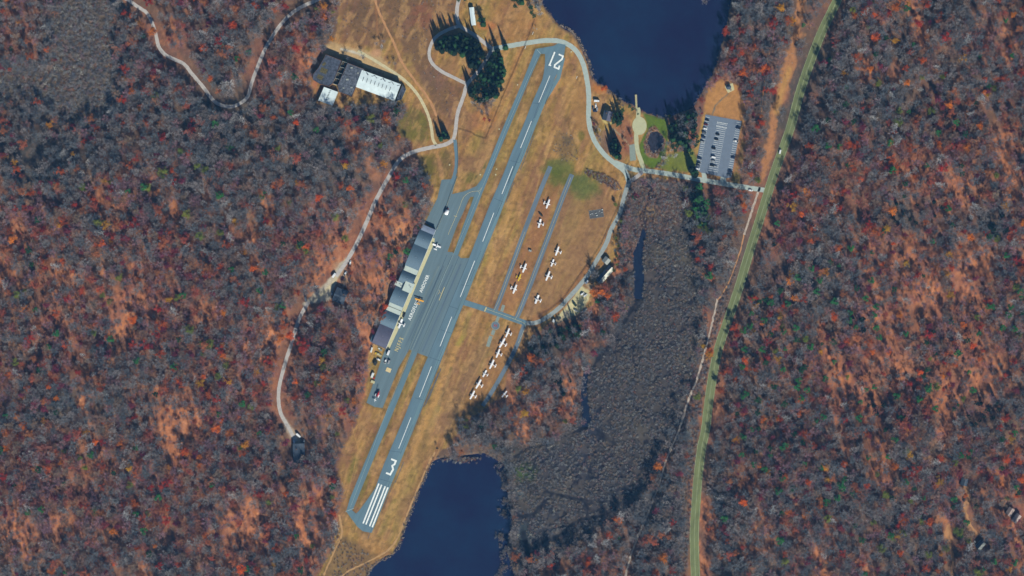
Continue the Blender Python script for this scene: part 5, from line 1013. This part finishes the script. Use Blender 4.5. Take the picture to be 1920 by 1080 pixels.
ux = (gxx + rng.uniform(-.5, .5, gxx.shape) * 7.5).ravel(); uy = (gyy + rng.uniform(-.5, .5, gyy.shape) * 7.5).ravel()
kk = block(ux, uy) & (rng.rand(len(ux)) < .35 + .3 * sparse(ux, uy))
for x, y in zip(ux[kk], uy[kk]): TREES.append((['bare0', 'bare1', 'bare2', 'bare4', 'bare7', 'bare3', 'maroon', 'russet'][rng.choice(8, p=[.2, .2, .2, .14, .1, .08, .04, .04])], x, y, float(rng.uniform(.28, .5))))
NFOREST = len(TREES)
for k, L in dict(orange=[(47, 798), (253, 600), (1508, 965), (1567, 465), (528, 632), (300, 400), (385, 90), (1330, 658), (1555, 305), (1650, 950), (350, 845), (545, 628), (125, 645), (290, 60), (1632, 425), (235, 945), (1670, 395), (335, 712), (1480, 525)],
                red=[(1375, 612), (1380, 625), (1358, 698), (1350, 730), (1517, 432), (1372, 95), (1375, 115), (1360, 60), (1578, 360), (1415, 690), (1410, 560), (1735, 10), (1720, 45), (232, 335), (745, 330), (625, 900), (330, 690), (130, 560), (1770, 385), (1850, 900), (470, 385), (625, 960), (1850, 565), (1435, 670), (590, 1060)],
                maroon=[(1380, 35), (1460, 450), (1545, 380), (1476, 378), (1700, 800), (650, 305), (390, 780), (250, 760), (560, 480), (1900, 730), (1590, 680), (1860, 860)], gold=[(1775, 475), (608, 14), (985, 733), (460, 832), (985, 895 - 120), (1545, 875), (1330, 665), (650, 310), (720, 310), (1880, 385), (160, 810), (1680, 1000), (430, 715), (1660, 430)],
                pinebright=[(1405, 610), (1395, 655), (1428, 655), (1550, 275), (1620, 560), (1640, 575), (1665, 270), (1535, 525), (1630, 525), (1545, 710), (1500, 745), (1540, 780), (1820, 730), (1560, 640), (1590, 600), (1635, 590), (1640, 615), (1430, 600), (1510, 730), (1750, 765), (1875, 615), (490, 545), (500, 510), (1310, 350), (1312, 372), (1305, 395), (1325, 380), (1785, 935), (1860, 1050), (1665, 1000)]).items():
    for a, b in L: x, y = P(a, b); TREES.append((k, x, y, 1.25))
# groves standing inside the opening: (points, kinds, scale)
def grove(poly, step, kinds, s0, s1, seed, prob=1.0):
    q = PL(poly); r = random.Random(seed); xs = [p[0] for p in q]; ys = [p[1] for p in q]; x = min(xs)
    cand = []
    while x < max(xs):
        y = min(ys)
        while y < max(ys):
            if r.random() < prob: cand.append((x + r.uniform(-.45, .45) * step, y + r.uniform(-.45, .45) * step))
            y += step
        x += step
    if not cand: return
    a = np.array(cand); d = sdist(a[:, 0], a[:, 1], q)
    for (x, y), e in zip(cand, d):
        if e < 0 and (s1 < .3 or min(float(seg_dist(np.array([x]), np.array([y]), PL(v[0]))[0]) - v[1] / 2 for n_, v in ROADS.items() if n_ not in ('loop_drive', 'grove_drive', 'north_drive')) > 1.6): TREES.append((r.choice(kinds), x, y, r.uniform(s0, s1)))
grove([(818, 88), (824, 76), (840, 68), (858, 66), (866, 62), (878, 72), (882, 92), (872, 104), (848, 100), (826, 100)], 5.0, ['condark', 'conmid', 'condark'], .8, 1.15, 1)
grove([(884, 76), (896, 82), (912, 96), (900, 118), (888, 134), (880, 120), (880, 92)], 5.2, ['condark', 'conmid'], .8, 1.1, 2)
grove([(926, 102), (938, 100), (944, 120), (948, 150), (940, 175), (926, 184), (912, 188), (894, 192), (882, 186), (884, 162), (898, 142), (912, 122)], 5.0, ['condark', 'pinemid', 'conmid', 'pinedark'], .8, 1.1, 3)
grove([(884, 192), (905, 188), (928, 186), (924, 205), (916, 216), (904, 214), (886, 206)], 6, ['bare0', 'bare2', 'bare5', 'pinemid', 'bare4'], .5, .8, 4)
grove([(811, 247), (845, 244), (846, 256), (832, 264), (815, 262)], 4.2, ['condark', 'conmid'], .6, .75, 5)
grove([(1143, 258), (1154, 260), (1162, 276), (1168, 290), (1166, 299), (1150, 298), (1142, 280)], 4.2, ['condark', 'condark', 'conmid'], .65, .85, 6)
grove([(1150, 222), (1160, 203), (1170, 210), (1170, 228), (1160, 236), (1150, 234)], 4.6, ['condark', 'pinemid'], .8, 1.0, 7)
grove([(1252, 240), (1262, 232), (1290, 212), (1312, 205), (1313, 240), (1308, 268), (1300, 290), (1262, 284)], 5.4, ['conmid', 'pinemid', 'pinedark', 'condark', 'pinemid', 'bare1'], .75, 1.05, 8, 1.0)
grove([(1236, 268), (1262, 262), (1270, 290), (1252, 306), (1236, 318), (1238, 300)], 6, ['bare0', 'bare1', 'bare5'], .4, .7, 9, .9)
grove([(1288, 326), (1302, 320), (1308, 330), (1300, 334), (1290, 332)], 5, ['condark'], 1.0, 1.3, 10)
grove([(1296, 346), (1318, 348), (1322, 380), (1328, 400), (1330, 420), (1308, 425), (1296, 400)], 5.4, ['pinemid', 'pinebright', 'conmid', 'pinedark'], .8, 1.1, 11)
grove([(1310, 355), (1318, 380), (1340, 420), (1340, 440), (1318, 440), (1300, 425)], 6, ['olive', 'bare1', 'pinemid'], .7, 1.0, 12)
grove([(982, -5), (1012, -5), (1020, 28), (1006, 38), (990, 34), (984, 15)], 6.5, ['bare0', 'bare1', 'bare5', 'pinemid'], .6, .9, 13)
grove([(892, 36), (910, 36), (914, 44), (902, 49), (894, 48)], 5, ['pinemid', 'conmid'], .9, 1.1, 14); grove([(962, -8), (980, -8), (979, 12), (970, 17), (963, 12)], 5, ['pinemid', 'conmid'], .8, 1.0, 15)
grove([(1152, 380), (1168, 385), (1164, 440), (1160, 500), (1150, 520), (1152, 450)], 5, ['olive', 'bare1', 'pinedark', 'bare4', 'olive2'], .35, .6, 16, .8)
grove([(1108, 232), (1124, 236), (1128, 262), (1118, 275), (1110, 258)], 6, ['bare2', 'bare0', 'bare5', 'russet'], .4, .65, 17); grove([(1165, 245), (1186, 250), (1186, 268), (1176, 290), (1168, 270)], 6, ['bare2', 'bare4', 'russet2'], .35, .6, 18, .8)
grove([(1112, 160), (1150, 176), (1188, 198), (1176, 206), (1160, 196), (1130, 180), (1112, 172)], 6.5, ['bare0', 'bare5', 'bare4', 'pinemid'], .35, .6, 19, .7)
grove([(1210, 210), (1280, 216), (1268, 228), (1250, 224), (1215, 220)], 6, ['bare1', 'bare4', 'olive'], .3, .5, 20, .7)
grove([(676, 100), (686, 100), (690, 112), (682, 118), (676, 112)], 5, ['condark', 'bare1'], .5, .7, 21); grove([(641, 106), (652, 104), (656, 112), (646, 116)], 5, ['pinedark', 'bare1'], .4, .6, 22)
grove([(700, 70), (724, 74), (722, 90), (706, 90)], 6, ['bare5', 'bare0'], .35, .55, 23, .8); grove([(728, 112), (738, 115), (748, 130), (738, 134), (730, 124)], 6, ['bare5', 'bare0'], .35, .5, 24)
grove([(740, 195), (762, 190), (764, 214), (742, 236), (736, 215)], 6, ['pinedark', 'bare6', 'pinemid'], .7, .9, 25, .8)
grove([(1008, 626), (1036, 614), (1062, 604), (1090, 604), (1090, 640), (1050, 660), (1000, 665), (985, 655)], 5.6, ['bare6', 'condark', 'pinedark', 'bare1', 'pinemid'], .7, .95, 26, .85)
grove([(1300, -10), (1330, -10), (1320, 20)], 9, ['bare0'], .6, .8, 27); grove([(850, 788), (880, 778), (905, 775), (900, 800), (862, 812)], 5.5, ['bare1', 'pinedark', 'bare6', 'olive'], .5, .75, 28, .8)
grove([(1104, 498), (1114, 494), (1124, 512), (1112, 520), (1106, 514)], 6, ['bare0', 'bare6'], .8, 1.0, 29, .5)
grove([(1052, 588), (1062, 580), (1072, 584), (1060, 592)], 6, ['bare1', 'bare0'], .7, .9, 30); grove([(990, 60), (1000, 52), (1018, 50), (1014, 60)], 6, ['bare5'], .2, .3, 31)
grove([(1138, 528), (1150, 524), (1156, 545), (1142, 556), (1136, 550)], 6, ['bare1', 'olive', 'pinedark'], .5, .7, 33, .7)
for a, b, k, s in [(1115, 548, 'orange', 1.35), (1122, 540, 'russet', 1.35), (1128, 548, 'orange2', 1.35), (1134, 540, 'russet2', 1.35), (1118, 556, 'russet', .9), (1130, 553, 'russet', .9), (1134, 165, 'orange', .75), (1129, 168, 'orange2', .55), (1340, 148, 'red', .7), (1348, 142, 'maroon', .8), (908, 224, 'red2', .5), (918, 226, 'maroon', .5), (1113, 232, 'maroon2', .5), (820, 840, 'pinedark', .45), (860, 2, 'pinemid', .6), (872, 0, 'pinemid', .7), (948, 90, 'conmid', .9), (933, 96, 'condark', 1.0), (884, 73, 'condark', .8), (1180, 200, 'pinemid', .7), (1186, 205, 'pinemid', .7), (1185, 340, 'bare1', .4), (1296, 318, 'condark', 1.2), (1302, 324, 'conmid', 1.2), (1178, 336, 'condark', .4), (1196, 214, 'pinemid', .4)]:
    x, y = P(a, b); TREES.append((k, x, y, s))
# ---- which trees are single objects, which are the mass
def kindof(k): return 'bare' if k.startswith('bare') else 'evergreen' if k[:3] in ('con', 'pin') else 'autumn'
inview = [t for t in TREES if abs(t[1]) < 590 and abs(t[2]) < 331]
single = []
groveset = set(id(t) for t in TREES[NFOREST:])
for kd, lim in (('bare', 290), ('evergreen', 290), ('autumn', 290)):
    c = [t for t in inview if kindof(t[0]) == kd]; c.sort(key=lambda t: -(t[3] + (.4 if id(t) in groveset and kd != 'bare' else 0))); single += c[:lim]
sset = set(id(t) for t in single); mass = [t for t in TREES if id(t) not in sset]
LM = [('the long white-roofed hall', 712, 160), ('the derelict works', 620, 140), ('the evergreen grove loop', 850, 100), ('the white-roofed barn', 893, 30), ('the upper runway end', 1040, 90), ('the lake house', 1137, 215), ('the boat launch circle', 1199, 236), ('the small pond', 1228, 267), ('the parking lot', 1345, 272),
      ('the meadow shelter', 1367, 165), ('the lake road junction', 1436, 357), ('the sandy yard', 1098, 565), ('the long gabled house', 1132, 510), ('the helipad', 929, 610), ('the lower lake shore', 900, 850), ('the lower runway end', 690, 995), ('the helicopter', 708, 740), ('the lowest hangar', 712, 640), ('the longest hangar', 785, 470),
      ('the square forest house', 638, 555), ('the farm yard', 605, 550), ('the forest lane end', 556, 825), ('the winding road bend', 432, 200), ('the winding road start', 240, 5), ('the grey thicket', 160, 120), ('the upper left corner', 0, 0), ('the left edge centre', 0, 540), ('the lower left corner', 0, 1080),
      ('the upper right corner', 1920, 0), ('the right edge centre', 1920, 540), ('the pinkish-roofed house', 1897, 963), ('the sandy lane house', 1806, 906), ('the lowest dark-roofed house', 1834, 1017), ('the upper olive road', 1541, 60), ('the mid olive road', 1386, 540), ('the lower olive road', 1309, 900), ('the pale trail', 1290, 750), ('the orange sandy strip', 1475, 130),
      ('the left forest gap', 240, 650), ('the orange litter slope', 1850, 700), ('the farm road bend', 750, 300), ('the southern farm lane', 525, 740), ('the dark right hollow', 1840, 770), ('the upper lake', 1220, 100), ('the marsh channel', 1100, 740), ('the open grey marsh', 1210, 700), ('the left forest centre', 200, 420), ('the lower left forest', 300, 920), ('the right forest centre', 1650, 480), ('the lower right forest', 1550, 980), ('the upper right forest', 1720, 170), ('the forest below the works', 560, 250), ('the lower middle forest', 540, 990)]
DIRS = ['right of', 'upper right of', 'above', 'upper left of', 'left of', 'lower left of', 'below', 'lower right of']
def where(x, y):
    px, py = x / S + 960, 540 - y / S; n, a, b = min(LM, key=lambda l: (l[1] - px) ** 2 + (l[2] - py) ** 2); d = math.hypot(px - a, py - b); k = int(round(math.atan2(b - py, px - a) / (math.pi / 4))) % 8
    return ('just ' if d < 28 else '' if d < 60 else 'well ' if d < 100 else 'far ') + DIRS[k] + ' ' + n
count = {}
SEEN = {}
rt = random.Random(77); hz = hills(np.array([t[1] for t in single]), np.array([t[2] for t in single]))
for (k, x, y, s), z in zip(single, hz):
    kd = kindof(k)
    if kd == 'bare': nm, ad, cat = 'bare_tree', 'bare ' + BARECOL[int(k[4])] + ' tree', 'tree'
    elif kd == 'evergreen': nm, ad, cat = 'evergreen_tree', {'dark': 'dark green', 'mid': 'green', 'bright': 'bright green'}[k[3:] if k[:3] == 'con' else k[4:]] + (' pointed conifer' if k[:3] == 'con' else ' round-topped pine'), 'tree'
    else: nm, ad, cat = 'autumn_tree', k.rstrip('2') + ' leafed tree', 'tree'
    size = 'small ' if s < .62 else 'tall ' if s > 1.12 else ''
    lb = size + ad + ' ' + where(x, y); n = SEEN[lb] = SEEN.get(lb, 0) + 1
    r = obj(nm, None, None, (x, y, float(z)), rt.uniform(0, 6.28)); r.scale = (s, s, s * rt.uniform(.85, 1.05)); tag(r, lb, cat, {'bare': 'bare trees', 'evergreen': 'evergreen trees', 'autumn': 'leafed autumn trees'}[kd])
    t, c = PROTO[k][:2]; obj('trunk', t, r); obj('crown', c, r)
bycount = {}
for o in scene.objects:
    if o.get('category') == 'tree': bycount.setdefault(o['label'], []).append(o)
for lb, L in bycount.items():
    if len(L) < 2: continue
    L.sort(key=lambda o: o.location.x)
    if len(L) == 2 and abs(L[0].location.x - L[1].location.x) > 1.2 * abs(L[0].location.y - L[1].location.y): w = ['left ', 'right ']
    elif len(L) == 2: L.sort(key=lambda o: -o.location.y); w = ['upper ', 'lower ']
    else: w = ['leftmost '] + (['middle '] if len(L) == 3 else ['inner '] * (len(L) - 2)) + ['rightmost ']
    for o, p in zip(L, w): o['label'] = p + lb
# ---- the mass of the forest, marsh scrub and thickets: instanced stuff
def stuff(name, label, pts, protos, sinkz=None):
    colc = bpy.data.collections.new(name + '_kinds')
    for i, (v, f, mats, mi) in enumerate(protos):
        me_ = mesh(name + '_piece', v, f, mats); me_.polygons.foreach_set('material_index', mi); po = bpy.data.objects.new('%s_piece_%03d' % (name, i), me_); colc.objects.link(po)
    a = np.array([(p[1], p[2]) for p in pts]); z = hills(a[:, 0], a[:, 1])
    me = bpy.data.meshes.new(name); me.vertices.add(len(pts)); me.vertices.foreach_set('co', np.column_stack([a, z]).astype(np.float32).ravel())
    for nm, ty, val in (('idx', 'INT', [p[0] for p in pts]), ('rz', 'FLOAT', list(np.random.RandomState(3).uniform(0, 6.28, len(pts)))), ('sc', 'FLOAT', [p[3] for p in pts])): me.attributes.new(nm, ty, 'POINT').data.foreach_set('value', val)
    o = obj(name, me); tag(o, kind='stuff'); o['label'] = label
    ng = bpy.data.node_groups.new(name, 'GeometryNodeTree'); ng.interface.new_socket('Geometry', in_out='INPUT', socket_type='NodeSocketGeometry'); ng.interface.new_socket('Geometry', in_out='OUTPUT', socket_type='NodeSocketGeometry')
    N = ng.nodes; L = ng.links; gi = N.new('NodeGroupInput'); go_ = N.new('NodeGroupOutput'); ip = N.new('GeometryNodeInstanceOnPoints'); ci = N.new('GeometryNodeCollectionInfo')
    ci.inputs['Collection'].default_value = colc; ci.inputs['Separate Children'].default_value = True; ci.inputs['Reset Children'].default_value = True; ip.inputs['Pick Instance'].default_value = True
    def na(n, t): q = N.new('GeometryNodeInputNamedAttribute'); q.data_type = t; q.inputs['Name'].default_value = n; return q.outputs['Attribute']
    cx_ = N.new('ShaderNodeCombineXYZ'); L.new(na('rz', 'FLOAT'), cx_.inputs[2]); e2 = N.new('FunctionNodeEulerToRotation'); L.new(cx_.outputs[0], e2.inputs[0]); L.new(e2.outputs[0], ip.inputs['Rotation'])
    L.new(na('sc', 'FLOAT'), ip.inputs['Scale']); L.new(na('idx', 'INT'), ip.inputs['Instance Index']); L.new(gi.outputs[0], ip.inputs['Points']); L.new(ci.outputs[0], ip.inputs['Instance']); L.new(ip.outputs[0], go_.inputs[0])
    o.modifiers.new('scatter', 'NODES').node_group = ng; return o
keys = list(PROTO); pr = []
for k in keys:
    t, c, lm = PROTO[k][2], PROTO[k][3], PROTO[k][4]; n = len(t[0]); pr.append((t[0] + c[0], t[1] + [tuple(i + n for i in f) for f in c[1]], [BARK, lm], [0] * len(t[1]) + [1] * len(c[1])))
stuff('forest', 'mass of bare and autumn-coloured woodland trees filling both sides of the airfield', [(keys.index(k), x, y, s) for k, x, y, s in mass], pr)
shr = []
SC = {k: mat(k + ' scrub', A(*c), .9, rnd=.25, rndhue=.02, spec=.1) for k, c in dict(grey=(142, 142, 142), slate=(112, 116, 126), brown=(138, 124, 114), mauve=(134, 116, 118), dark=(94, 94, 98), pale=(176, 172, 162), russet=(146, 104, 84)).items()}
for i, k in enumerate(['grey', 'slate', 'brown', 'mauve', 'dark', 'pale', 'russet']):
    _, c = tree_meshes('shrub', 500 + i); shr.append((c[0], c[1], [SC[k]], [0] * len(c[1])))
def scatter(poly, step, w, s0, s1, seed, prob=.9, nozone=None, gapn=None):
    q = PL(poly); xs = [p[0] for p in q]; ys = [p[1] for p in q]; r = np.random.RandomState(seed)
    a, b = np.meshgrid(np.arange(min(xs), max(xs), step), np.arange(min(ys), max(ys), step), indexing='ij'); a = (a + r.uniform(-.5, .5, a.shape) * step).ravel(); b = (b + r.uniform(-.5, .5, b.shape) * step).ravel()
    k = (sdist(a, b, q) < 0) & (r.rand(len(a)) < prob)
    for p, w_, tn in ROADS.values(): k &= seg_dist(a, b, PL(p)) > w_ / 2 + .8
    for wt in WATERS: k &= sdist(a, b, wt) > 0
    if gapn: k &= np.abs(fbm(a, b, 26, 401, 4) - .5) > .012
    if gapn: k &= fbm(a, b, gapn[0], seed, 3) > gapn[1]
    if nozone:
        for pts, w_ in nozone: k &= seg_dist(a, b, PL(pts)) > w_ * S
    a, b = a[k], b[k]; return list(zip(r.choice(len(w), len(a), p=np.array(w) / sum(w)), a, b, r.uniform(s0, s1, len(a))))
CH = [([(1206, 340), (1222, 352), (1215, 380), (1200, 405), (1207, 430)], 3.8), ([(1196, 560), (1180, 590), (1160, 620), (1130, 655), (1115, 680)], 9.5), ([(1100, 800), (1060, 818), (1030, 832), (990, 840), (962, 858), (945, 866)], 3.8), ([(1020, 922), (1050, 928), (1082, 935), (1110, 940), (1095, 950)], 3.8), ([(1056, 1000), (1068, 985), (1085, 975), (1100, 972), (1130, 967), (1145, 960)], 3.8), ([(1120, 815), (1150, 830), (1118, 806)], 5.7), ([(957, 950), (975, 968), (1000, 965), (1020, 940)], 5), ([(1100, 972), (1102, 950), (1090, 936)], 3), ([(1000, 1030), (1030, 1010), (1056, 1000)], 5), ([(985, 1080), (990, 1030), (980, 1000)], 7)]
mp = scatter([(x + (6 if x > 1200 else -7), y + (-4 if y < 400 else 5)) for x, y in MARSH], 2.3, [4, 3, 4, 1.5, 3, .3, .15], .7, 1.3, 1, .92, CH, (9, .35))
stuff('marsh_scrub', 'grey leafless scrub and reeds covering the marsh between lake and olive road', mp, shr)
tk = scatter([(95, -20), (225, -20), (242, 60), (238, 110), (256, 150), (240, 205), (208, 236), (165, 252), (118, 246), (85, 216), (40, 212), (-20, 220), (-20, 115), (40, 108), (85, 118), (80, 50)], 2.5, [4, 3, 4, 2, 2, .6, .8], 1.1, 1.9, 2, .9)
stuff('grey_thicket', 'dense grey-brown leafless thicket at the upper left of the photo', tk, shr)
bs = []
for pl, st_, w, s0, s1, pb in [([(1096, 320), (1104, 318), (1130, 326), (1160, 342), (1168, 358), (1150, 356), (1120, 340), (1098, 328)], 1.8, [1, 0, 3, 4, 0, 1, 4], .7, 1.2, .9), ([(640, 1006), (700, 1044), (690, 1080), (620, 1085), (632, 1030)], 3, [2, 1, 3, 2, 1, 1, 2], .6, 1.1, .6), ([(603, 1030), (640, 960), (640, 1000), (622, 1045)], 2.6, [2, 1, 3, 1, 1, 3, 1], .8, 1.3, .8),
    ([(1212, 255), (1218, 240), (1230, 235), (1238, 250), (1248, 262), (1247, 276), (1238, 284), (1232, 296), (1218, 296), (1208, 285), (1206, 266)], 1.8, [1, 0, 3, 3, 0, 1, 3], .6, .9, .8), ([(640, 0), (704, 0), (700, 60), (660, 70), (636, 55)], 4, [1, 1, 3, 3, 0, 1, 2], .4, .8, .5), ([(718, 0), (850, 0), (855, 20), (815, 50), (805, 100), (850, 160), (845, 220), (800, 150), (745, 60)], 4.2, [1, 1, 3, 3, 0, 1, 2], .4, .8, .45),
    ([(1040, 244), (1070, 250), (1080, 275), (1086, 300), (1070, 305), (1050, 300), (1036, 285)], 3, [1, 1, 3, 1, 1, 1, 1], .4, .7, .6), ([(1226, 318), (1240, 300), (1248, 296), (1240, 316)], 1.8, [1, 1, 2, 2, 0, 2, 2], .7, 1.0, .9), ([(1180, 345), (1290, 348), (1292, 400), (1240, 440), (1170, 500), (1164, 430)], 2.4, [0, 0, 4, 4, 0, 1, 4], .6, 1.1, .6)]: bs += scatter(pl, st_, w, s0, s1, len(bs) + 5, pb)
bs += scatter([(1398, 450), (1378, 520), (1352, 600), (1332, 680), (1316, 770), (1300, 880), (1293, 1000), (1286, 1078), (1215, 1000), (1250, 880), (1280, 800), (1305, 720), (1330, 645), (1346, 565), (1370, 500)], 2.6, [3, 2, 4, 3, 1, .5, 2], .8, 1.5, 77, .8)
bs += scatter(STRIP, 4, [1, 0, 2, 3, 0, 1, 3], .4, .7, 78, .25)
for w_ in (LAKE_N, LAKE_S):                   # scrub along the banks
    q = smooth_line(PL(w_), 2.0); rr = random.Random(8); ar = PL(w_)
    cand = [(c.x + rr.gauss(0, 1.6), c.y + rr.gauss(0, 1.6)) for c in q for _ in range(1)]; A_ = np.array(cand); d = sdist(A_[:, 0], A_[:, 1], ar)
    for (x, y), e in zip(cand, d):
        if e > -.5 and abs(x) < 640 and abs(y) < 380 and not (abs(x - P(1193, 0)[0]) < 6 and y > 190): bs.append((rr.choice([1, 1, 2, 3, 4, 4, 6]), x, y, rr.uniform(.6, 1.1)))
rr = random.Random(31)
RC = [(948 - rr.random() ** 2 * 14, 868 + 212 * rr.random(), rr.uniform(1.5, 5.5)) for _ in range(26)]
for cx_, cy_, r_ in RC:
    for _ in range(int(r_ * (7 if cx_ > 900 else 2.5))): bs.append((rr.choice([2, 1, 4, 1, 4, 3]), *P(cx_ + rr.gauss(0, r_ * .8), cy_ + rr.gauss(0, r_)), rr.uniform(.45, 1.0)))
for _ in range(120): px_, py_ = 866 + rr.gauss(0, 16), 858 + abs(rr.gauss(0, 4)); bs.append((rr.choice([2, 5, 6, 1]), *P(px_, py_), rr.uniform(.6, 1.1)))
stuff('bank_scrub', 'low brown scrub and reeds along the lake banks, ditches and field corners', bs, shr)
# boulders of the lake embankments
rk = TB(); rr = random.Random(4)
for line, n in (([(1051, 47), (1075, 61), (1093, 91), (1106, 121), (1110, 142)], 240), ([(690, 1076), (703, 1058), (722, 1047), (738, 1038), (751, 1017), (763, 979), (784, 927), (803, 884), (812, 867)], 240)):
    q = smooth_line(PL(line), 1.0)
    for _ in range(n):
        c = rr.choice(q); x, y, r_ = c.x + rr.gauss(0, 1.0), c.y + rr.gauss(0, 1.0), rr.uniform(.25, .8)
        v = [(x + r_ * math.cos(k * 1.05 + r_) * rr.uniform(.7, 1), y + r_ * math.sin(k * 1.05 + r_) * rr.uniform(.7, 1), h) for h in (-.6, r_ * .5) for k in range(6)]; rk.add(v + [(x, y, r_ * .75)], [(k, (k + 1) % 6, 6 + (k + 1) % 6, 6 + k) for k in range(6)] + [(6 + k, 6 + (k + 1) % 6, 12) for k in range(6)])
o = obj('riprap', mesh('riprap', rk.v, rk.f, M['rock'])); tag(o, 'pale boulders lining the lake embankments', None, None, 'stuff')
print('TREES', len(TREES), 'single', len(single), 'mass', len(mass), 'marsh', len(mp), 'thicket', len(tk), 'bank', len(bs))
